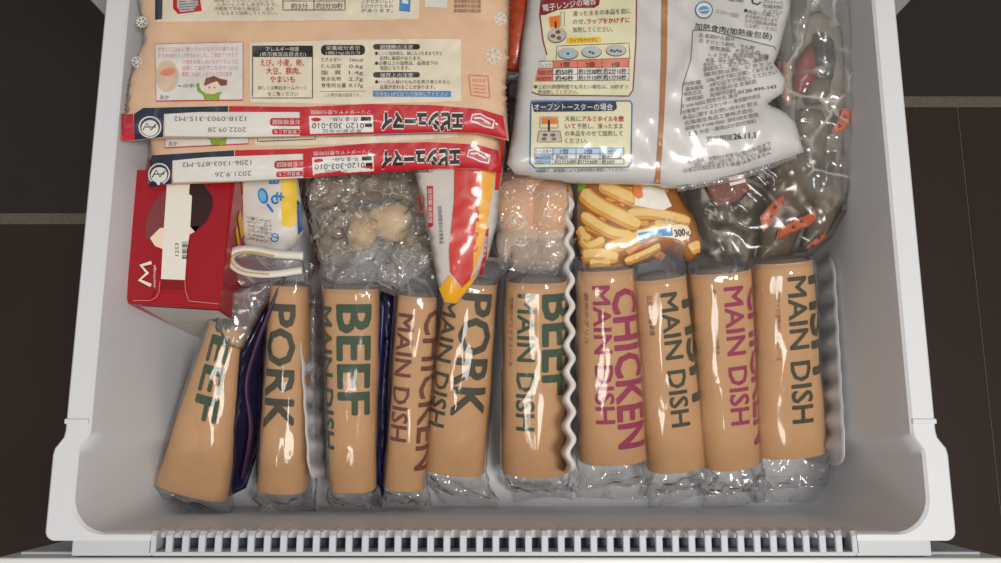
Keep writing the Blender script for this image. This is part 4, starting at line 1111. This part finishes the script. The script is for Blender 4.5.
# ------------------------------------------------------------------ large white bag of chicken
def chicken_bag():
    out = [(529, -40), (527, 5), (522, 40), (518, 80), (513, 130), (507, 164), (514, 172), (545, 177), (577, 181), (625, 182), (660, 184), (680, 187), (710, 182), (735, 175), (770, 164), (804, 152), (801, 140), (796, 122), (785, 112), (768, 104), (772, 100), (783, 93), (787, 80), (778, 68), (774, 64), (780, 48), (784, 30), (790, 10), (795, -40)]
    sh = Sheet(out, [(520, 170, .150), (800, 150, .150), (660, 10, .158)], bulge=0.014, ew=0.04, below=.045, amp=0.0010, scale=0.055, seed=91, ridge=.0009, rscale=.06, spacing=.0042)
    def crease(XY, z, d):
        a, b = P(700, 110, .16), P(800, 60, .16)
        for (p0, p1, amp_, wd) in ((P(672, 95, .16), P(705, 30, .16), .0022, .006), (P(690, 130, .16), P(760, 60, .16), .0018, .006), (P(768, 102, .16), P(752, 150, .16), .003, .006), (P(560, 170, .16), P(655, 175, .16), .0015, .006), (P(640, 60, .16), P(646, 120, .16), .0015, .005)):
            e = np.array([p1.x - p0.x, p1.y - p0.y]); L_ = e @ e
            v = XY - np.array([p0.x, p0.y]); t = np.clip(v @ e / L_, 0, 1)
            dd = np.hypot(*(v - t[:, None] * e).T)
            z = z + amp_ * np.exp(-(dd / wd) ** 2) * np.clip(d / .01, 0, 1)
        return z
    sh.extra = crease
    r = thing('chicken_bag', 'large white bag with heating tables and small print, on top at the right', 'food bag', sh.toplane([(660, 90)])[0] - np.array([0, 0, .013]))
    sh.build('bag', mat('white matte bag', (202, 199, 196), 0.38, 0.5, bump=.06, bscale=120, coat=.2), r)
    pr = Print(sh, r)
    TXTC = GREYINK
    # fin seam with the copper strip, right flap lying over
    pr.poly([(662, -30), (668, -30), (667, 60), (664, 120), (660, 184), (655, 184), (659, 120), (661, 60)], COPPER, .0007, 'seam_strip')
    # microwave panel
    pr.poly([(543, -30), (637, -30), (636, 40), (633, 90), (629, 96), (540, 95), (532, 92), (533, 82), (541, 72), (546, 60), (543, 40), (540, 15)], PALEY, .0007)
    pr.line([(637, -30), (636, 40), (633, 90), (629, 96), (540, 95), (532, 92)], 1.2, MAROON, .0010); pr.line([(547, 55), (543, 40), (540, 15), (543, -20)], 1.2, MAROON, .0010)
    pr.poly([(540, 15), (543, -20), (604, -24), (599, 5), (594, 8), (575, 8), (558, 10), (545, 15)], MAROON, .0011)
    pr.text('電子レンジの場合', 543, 11, 7.6, WHITE, width=54, ang=-8, bold=.015, off=.0014)
    INK = cm('ink taupe', (92, 86, 74))
    pr.text('凍ったままの本品を皿に', 573, 16, 6, INK, width=58, ang=-3); pr.text('のせ、', 573, 24, 6, INK, width=13, ang=-2); pr.text('ラップをかけずに', 587, 23.6, 6, RED, width=43, ang=-2, bold=.012); pr.text('加熱してください。', 573, 32, 6, INK, width=40, ang=-1)
    pr.poly([(549, 17), (560, 15), (560, 27), (550, 28)], ORANGE, .0010); pr.line([(555.5, 21), (556, 30)], 1.6, BLACK, .0012); pr.frame(561, 12, 564.5, 26, .5, INK)
    DSH = cm('dish grey', (188, 182, 172)); DSI = cm('dish blue', (160, 190, 210))
    pr.ell(557, 35.5, 9.6, 7.6, INK, .0011, rot=-15); pr.ell(557, 35, 9, 6.8, DSH, .0013, rot=-15)
    for a, b in ((553, 36), (559, 38), (558, 32)): pr.ell(a, b, 2.6, 2.0, BROWN, .0015, n=10)
    pr.poly([(567, 38), (601, 37), (601, 42.5), (567, 43.5)], YELLOW, .0011); pr.text('ラップをかけずに', 570, 42.3, 4.6, BROWN, width=28, ang=-2)
    pr.line([(556, 60), (557, 46), (629, 43), (630, 59)], .7, INK, .0010)
    for i, x in enumerate((568, 591.5, 616)):
        pr.ell(x, 53.8 - i * 1.6, 10.4, 6, INK, .0011); pr.ell(x, 53.3 - i * 1.6, 9.8, 5.4, DSH, .0013); pr.ell(x, 53.6 - i * 1.6, 7, 3.6, DSI, .0015)
        for j in range((1, 2, 4)[i]): pr.ell(x + (j - ((1, 2, 4)[i] - 1) / 2) * 3, 53.6 - i * 1.6 + (j % 2), 1.6, 1.4, BROWN, .0017, n=8)
    pr.poly([(553, 61), (630, 58), (629, 67), (553, 68)], SALMON, .0010); pr.poly([(541, 62), (553, 61), (553, 68), (539, 68)], WHITE, .0010); pr.poly([(538, 68.5), (553, 68), (553, 81), (535, 81.5)], SALMON, .0010); pr.poly([(553, 68), (629, 67), (629, 80), (553, 81)], WHITE, .0010)
    for y0, y1 in ((61, 58), (68, 67), (74.5, 73.5), (81, 80)): pr.line([(539, y0), (553, y0), (629, y1)], .6, INK, .0012)
    for x in (553, 577.5, 602, 629): pr.line([(x, 60), (x, 81)], .6, INK, .0012)
    for x, t in ((561, '1個'), (586, '2個'), (611, '4個')): pr.text(t, x, 66.5, 5.6, BLACK, width=8.5)
    pr.text('レンジ', 541.5, 66.8, 4.6, BLACK, width=10); pr.text('500W', 538, 74, 5.6, MAROON, width=14.5); pr.text('600W', 537, 80.4, 5.6, MAROON, width=15)
    for x, a, b in ((555.5, '約50秒', '約40秒'), (578.6, '約1分30秒', '約1分10秒'), (603.5, '約2分10秒', '約1分50秒')):
        wd = 18 if x < 560 else 23
        pr.text(a, x, 74 - (x - 555) * .02, 5.8, BLACK, width=wd, bold=.012); pr.text(b, x, 80.3 - (x - 555) * .02, 5.8, BLACK, width=wd, bold=.012)
    pr.text('●上記の調理時間でも冷たい場合は、10秒ずつ', 534, 88.5, 4.8, INK, width=94); pr.text('再加熱してください。', 538, 93.6, 4.6, INK, width=40)
    # toaster oven panel
    BL2 = cm('panel blue', (50, 112, 160)); DK2 = cm('panel dark blue', (26, 44, 72))
    pr.poly([(532, 101), (630, 101), (632, 104), (631, 163), (628, 167), (535, 168), (530, 163), (531, 104)], PALEY, .0007); pr.line([(532, 101), (630, 101), (632, 104), (631, 163), (628, 167), (535, 168), (530, 163), (531, 104)], 1.4, BL2, .0010, closed=True)
    pr.poly([(532, 102), (616, 101), (617, 108), (614, 111), (534, 112)], DK2, .0011); pr.text('オーブントースターの場合', 534, 109.8, 7.4, WHITE, width=79, bold=.012, off=.0014)
    pr.text('天板に', 565, 121, 6, INK, width=16); pr.text('アルミホイルを敷', 582, 121, 6, RED, width=42, bold=.012); pr.text('いて', 565, 128.3, 6, RED, width=11, bold=.012); pr.text('予熱し、凍ったまま', 577, 128.3, 6, INK, width=46)
    pr.text('の本品をのせて加熱して', 565, 135.6, 6, INK, width=58); pr.text('ください。', 565, 143, 6, INK, width=23)
    pr.frame(540, 117, 558, 128, .6, INK); pr.poly([(541.5, 118), (557, 118), (557, 124), (541.5, 124)], ORANGE, .0011); pr.line([(549, 120), (549, 131)], 2.0, BLACK, .0013); pr.poly([(539, 131), (560, 131), (562, 142), (537, 142)], DSH, .0010)
    pr.line([(539, 131), (560, 131), (562, 142), (537, 142)], .7, INK, .0012, closed=True)
    for a, b in ((545, 135), (553, 135), (544, 139), (554, 139)): pr.ell(a, b, 2.6, 1.6, BROWN, .0013, n=10)
    pr.rect(535, 148, 624, 164, WHITE, .0010); pr.rect(553, 148, 624, 154, LBLUE, .0011); pr.rect(535, 154, 553, 164, LBLUE, .0011)
    for y in (148, 154, 159, 164): pr.line([(535, y), (624, y)], .6, DK2, .0013)
    for x in (535, 553, 576, 600, 624): pr.line([(x, 148), (x, 164)], .6, DK2, .0013)
    for x, t in ((560, '1個'), (584, '2個'), (608, '4個')): pr.text(t, x, 153.3, 5.2, DK2, width=8)
    pr.text('トースター', 536.5, 152.8, 4.2, DK2, width=15); pr.text('600W', 536, 158.8, 5, DK2, width=15.5); pr.text('900W', 536, 163.8, 5, DK2, width=15.5)
    for x, a, b in ((556, '約6分', '約5分30秒'), (579, '約8分', '約7分30秒'), (602, '約10分30秒', '約10分')):
        pr.text(a, x, 158.7, 4.8, BLACK, width=20 if len(a) > 5 else 12, bold=.01); pr.text(b, x - (1.5 if len(b) > 5 else 0), 163.6, 4.8, BLACK, width=21 if len(b) > 5 else 13, bold=.01)
    pr.text('※機種や、調理量により加熱時間を調節してください。', 536, 172.5, 4, INK, width=92, ang=-1)
    # right half: small print
    pr.ell(704, 10, 9, 8.8, BL2, .0009, 'emblem'); pr.ell(704, 10, 7.8, 7.6, WHITE, .0011, 'emblem'); pr.ell(704, 10, 5.6, 4, cm('emblem blue', (90, 150, 190)), .0013, 'emblem'); pr.line([(699, 11), (709, 9.5)], 1, WHITE, .0015, name='emblem')
    pr.text('エコマーク認定', 716, 12.5, 4.4, INK, width=23, ang=13); pr.text('電話', 728, 0.5, 6, INK, width=16, ang=5)
    pr.line([(752, -2), (753, 3), (758, 4.5), (761, 2)], 1.6, BLACK, .0011)
    pr.ell(746, 10.5, 1.6, 1.6, BLACK, .0011)
    for i, t in enumerate(('商品に記載して', 'ある保存方法により', 'ますが開封後は早め', 'にお使いください')): pr.text(t, 748 if i == 0 else 745.5, 13 + i * 4.6, 4.4, INK, width=32, ang=8)
    for i, t in enumerate(('(プラスチック)', '包装材料', 'ナイロン')): pr.text(t, 763, 3 + i * 4.6, 4.2, INK, width=20, ang=4)
    pr.text('加熱食肉(加熱後包装)', 694.5, 28.5, 7.6, BLACK, width=78, ang=8, off=.0012)
    pr.line([(693, 30), (712, 31), (775, 47), (776, 50)], .7, INK, .0010); pr.line([(693, 30), (691, 60), (683, 85), (681, 115)], .6, INK, .0010)
    small = [('品 若鶏から揚げ', 699, 36.5, 8, 36), ('名 すけとう鶏肉、でん粉', 699, 42, 8, 56), ('植物油脂、大豆たん白', 710, 49.5, 6, 50), ('しょうゆ、乾燥卵白、砂糖', 709, 56, 2, 60), ('食塩、加工でん粉', 706, 62, -4, 34),
             ('香辛料、アミノ酸、酵母', 704, 67, -8, 42), ('調理加工、乳たん白、香料等', 704, 71.5, -10, 66), ('酸化防止剤、ビタミン', 705, 76.5, -10, 68), ('220g 枠外下部に記載してあります', 707, 82, -11, 68), ('-18℃以下で保存してください', 709, 87, -11, 70),
             ('未包装のまま製造', 710, 92, -11, 48), ('東京都中央区築地', 711, 97, -11, 26), ('〒104-0052 問合せ先 東京', 682, 108.5, -12, 58), ('お客様サービスセンター 東京都中央区', 683, 114, -12, 80), ('本品に関するお問い合わせ 担当', 683, 119.5, -11, 76),
             ('北海道産食品工業株式会社', 685, 125, -11, 70), ('函館市〒040-0001 原料肉を使用', 686, 130.5, -11, 74), ('工場 大豆・豚肉ほか国産原料', 688, 136, -11, 70)]
    for t, x0, y0, a0, wd in small: pr.text(t, x0, y0, 4.8, INK, width=wd, ang=a0)
    pr.text('0120-999-143', 739, 94, 5, BLACK, width=38, ang=-9)
    for i, t in enumerate(('内容量', '賞味期限', '保存方法', '凍結前')): pr.text(t, 684 + (i % 2) * 2, 86 + i * 5, 4.6, INK, width=18, ang=-8)
    pr.text('賞味期限', 707, 142, 6.6, BLACK, width=26, ang=-5); pr.text('26.11.1', 734, 139.6, 8.4, BLACK, width=22, ang=-5, bold=.015)
    for i, (x0, y0, x1, y1) in enumerate(((688, 164, 738, 156), (692, 168, 735, 161), (684, 172.5, 740, 165))):
        pr.text(('本商品は、未開封の状態で-18℃', 'で保存した場合に品質が保たれる', '賞味期限を過ぎた商品は食べない'))[i] if False else pr.text(('本商品は、未開封の状態で', 'に保存した場合に品質が保た', 'は表示の期限を過ぎた食品')[i], x0, y0, 4.8, INK, width=math.hypot(x1 - x0, y1 - y0), ang=math.degrees(math.atan2(y1 - y0, x1 - x0)))
    for i in range(3): pr.text(('記載のお店まで', 'ください。消費は', 'ではありません')[i], 738, 157 + i * 4.6, 4.6, INK, width=36, ang=-20)
    pr.flush()
    overlay(sh, GLOSSY, r)
    # clear crimped lip along the lower right edge
    lip = Sheet([(676, 186), (735, 174), (804, 150), (805, 156), (738, 181), (678, 192)], [(676, 187, .150), (805, 152, .149), (740, 178, .150)], bulge=.0012, ew=.004, amp=.0006, scale=.02, seed=92, spacing=.003)
    lip.build('seal_edge', FILM_END, r)
    return r
chicken_bag()

# ------------------------------------------------------------------ vacuum packed fish at the right wall
FISH = mat('dark fish skin', (44, 44, 44), 0.28, 0.6, var=0.45, vscale=60, bump=0.3, bscale=140, coat=.3); REDM = mat('red fish flesh', (120, 22, 16), 0.35, 0.5, var=0.25, vscale=60)
GREYM = mat('grey fish flesh', (90, 82, 70), 0.4, 0.5, var=0.3, vscale=60); ORM = mat('orange label', (196, 86, 34), 0.4, 0.4, var=.12, vscale=90); DARKM = mat('brown fish', (44, 35, 28), 0.35, 0.5, var=0.5, vscale=45, bump=.3, bscale=120)
PINKM = mat('pink flesh', (188, 138, 122), 0.4, 0.5, var=0.15, vscale=60)
def blob(name, outline, ctrl, m, parent, bulge=.006, seed=1, ew=.012): return Sheet(outline, ctrl, bulge=bulge, ew=ew, amp=.0008, scale=.02, seed=seed, spacing=.003).build(name, m, parent)
def label_mark(sheet, outline, parent, nm='price_label'):
    pr = Print(sheet, parent)
    pr.poly(outline, ORM, -.0010, nm)
    o_ = np.array(outline); c = o_.mean(0)
    pr.line([tuple(c + (q - c) * .88) for q in o_], .6, BLACK, -.0006, closed=True)
    i = np.argmax(np.linalg.norm(o_ - c, axis=1)); dv = (o_[i] - c); dv = dv / np.linalg.norm(dv); nv = np.array([-dv[1], dv[0]])
    for t in (-5, 5):
        for s_ in (-1.2, 1.2): pr.line([tuple(c + dv * (t - 2) + nv * s_), tuple(c + dv * (t + 2) + nv * s_ * .4)], .9, BLACK, -.0006)
        pr.line([tuple(c + dv * t - nv * 2), tuple(c + dv * t + nv * 2)], .8, BLACK, -.0006)
    pr.flush()
# upper bag
z1, z2 = .135, .118
CU = [(790, 10, .138), (855, 20, .132), (825, 190, .108)]
sh = Sheet([(788, -40), (848, -40), (850, 20), (853, 60), (858, 95), (862, 112), (857, 135), (852, 170), (845, 205), (825, 212), (800, 190), (786, 160), (780, 120), (784, 60)], CU, bulge=.010, below=.04, ew=.02, amp=.0015, scale=.03, seed=101, ridge=.0008, rscale=.05, spacing=.0035)
w = thing('vacuum_fish_bag', 'vacuum bag with dark fish skin and red flesh against the right drawer wall', 'food bag', sh.toplane([(825, 100)])[0] - np.array([0, 0, .01]))
sh.build('vacuum_film', FILM_VAC, w)
blob('fish_piece', [(794, 20), (820, 10), (842, 30), (846, 90), (848, 110), (842, 160), (832, 198), (808, 188), (794, 150), (788, 110), (790, 60)], [(790, 10, .131), (855, 20, .125), (825, 190, .100)], mat('milky fish flesh', (120, 114, 104), .4, .4, var=.35, vscale=35), w, .003, 2, .012)
blob('fish_piece', [(815, 33), (824, 32), (834, 41), (836, 60), (833, 79), (822, 74), (814, 64), (812, 48)], CU, FISH, w, .0075, 3)
blob('fish_piece', [(813, 42), (816, 62), (818, 78), (806, 92), (796, 100), (793, 84), (796, 64), (804, 50)], CU, REDM, w, .0065, 4)
blob('fish_piece', [(812, 78), (832, 78), (830, 92), (822, 104), (808, 106), (804, 96)], CU, GREYM, w, .005, 5)
blob('fish_piece', [(800, 108), (822, 110), (830, 130), (822, 160), (806, 160), (796, 130)], CU, GREYM, w, .0055, 6)
blob('fish_piece', [(804, 118), (816, 116), (818, 140), (808, 150), (802, 135)], CU, FISH, w, .0065, 8)
blob('fish_piece', [(826, 150), (836, 152), (834, 186), (820, 190), (818, 165)], CU, FISH, w, .005, 9)
label_mark(sh, [(842, 108), (851, 110), (852, 120), (846, 129), (835, 135), (832, 130), (838, 118)], w)
# upper left small bag with a dark leaf
CL = [(790, 10, .132), (806, 20, .132), (795, 70, .126)]
sh = Sheet([(784, -40), (815, -40), (812, 10), (805, 40), (797, 58), (780, 62), (776, 20)], CL, bulge=.007, ew=.014, amp=.001, scale=.02, seed=103, ridge=.001, spacing=.003)
w = thing('vacuum_fish_bag', 'small clear bag with a dark shiny piece at the top edge beside the white bag', 'food bag', sh.toplane([(795, 20)])[0] - np.array([0, 0, .008]))
sh.build('vacuum_film', FILM_VAC, w)
blob('fish_piece', [(793, -20), (806, -20), (807, 5), (801, 32), (795, 44), (791, 30), (790, 8)], CL, mat('dark green skin', (48, 52, 42), .28, .6, var=.5, vscale=70, coat=.3), w, .005, 12, .008)
# pink piece right of the white bag
CP = [(780, 60, .122), (796, 62, .122), (790, 115, .118)]
sh = Sheet([(774, 55), (796, 58), (797, 95), (796, 130), (786, 125), (776, 100)], CP, bulge=.006, ew=.012, amp=.001, scale=.02, seed=105, ridge=.0008, spacing=.003)
w = thing('vacuum_fish_bag', 'pale pink slice in clear film beside the torn right edge of the white bag', 'food bag', sh.toplane([(788, 90)])[0] - np.array([0, 0, .008]))
sh.build('vacuum_film', FILM_VAC, w)
blob('fish_piece', [(776, 58), (793, 61), (794, 90), (790, 112), (778, 95)], CP, PINKM, w, .004, 14, .008)
# lower bag: dark fillets with orange labels
CB = [(700, 190, .106), (840, 180, .106), (770, 260, .098)]
sh = Sheet([(676, 160), (740, 150), (800, 140), (845, 150), (851, 185), (846, 212), (832, 238), (812, 256), (780, 264), (748, 272), (716, 270), (700, 262), (690, 225), (680, 195)], CB, bulge=.010, below=.05, ew=.022, amp=.0016, scale=.03, seed=107, ridge=.0009, rscale=.055, spacing=.0035)
w = thing('vacuum_fish_bag', 'clear bag of dark fillets with orange labels above the rightmost meal packs', 'food bag', sh.toplane([(770, 210)])[0] - np.array([0, 0, .02]))
sh.build('vacuum_film', film('vacuum film thin', tint=(246, 240, 232), haze=0.05, gloss=0.9, rough=0.17, crinkle=0.25, cscale=30, hazecol=(205, 198, 188), crease=.3, crscale=22), w)
blob('fillet', [(680, 162), (742, 153), (800, 144), (842, 154), (847, 186), (842, 210), (828, 234), (808, 250), (778, 259), (748, 267), (718, 265), (704, 257), (694, 225), (684, 195)], [(700, 190, .098), (840, 180, .098), (770, 260, .090)], mat('dark brown slab', (36, 29, 24), .4, .4, var=.5, vscale=40), w, .004, 15, .016)  # added dark slab under the fillets, hides the pale floor below
blob('fillet', [(682, 165), (765, 155), (768, 200), (752, 262), (708, 262), (695, 225)], CB, DARKM, w, .007, 16, .016)
blob('fillet', [(770, 158), (812, 150), (815, 200), (790, 254), (758, 262), (762, 220)], CB, mat('brown fish light', (78, 66, 52), 0.35, 0.5, var=0.45, vscale=45), w, .006, 17, .016)
blob('fillet', [(815, 165), (840, 160), (842, 200), (826, 236), (800, 252), (812, 210)], CB, GREYM, w, .005, 18, .012)
CB2 = [(700, 190, .116), (840, 180, .116), (770, 260, .106)]
pp = Sheet([(704, 184), (728, 176), (749, 170), (750, 190), (740, 202), (716, 208)], CB2, bulge=.002, ew=.01, amp=.0008, scale=.02, seed=110, spacing=.003)
pp.build('pink_slip', film('pinkish film', tint=(230, 205, 200), haze=.3, gloss=1.5, crinkle=.4, hazecol=(188, 140, 132)), w)
pr = Print(sh, w)
pr.poly([(728, 176), (744, 174), (746, 182), (738, 184), (730, 186)], cm('tag white', (226, 206, 200)), .004, 'paper_tag')
pr.flush()
label_mark(sh, [(760, 217), (772, 202), (783, 195), (785, 204), (776, 219), (763, 232)], w)
label_mark(sh, [(779, 228), (791, 222), (815, 210), (816, 219), (809, 226), (776, 240)], w)
label_mark(sh, [(807, 245), (825, 232), (826, 238), (815, 247), (807, 249)], w)
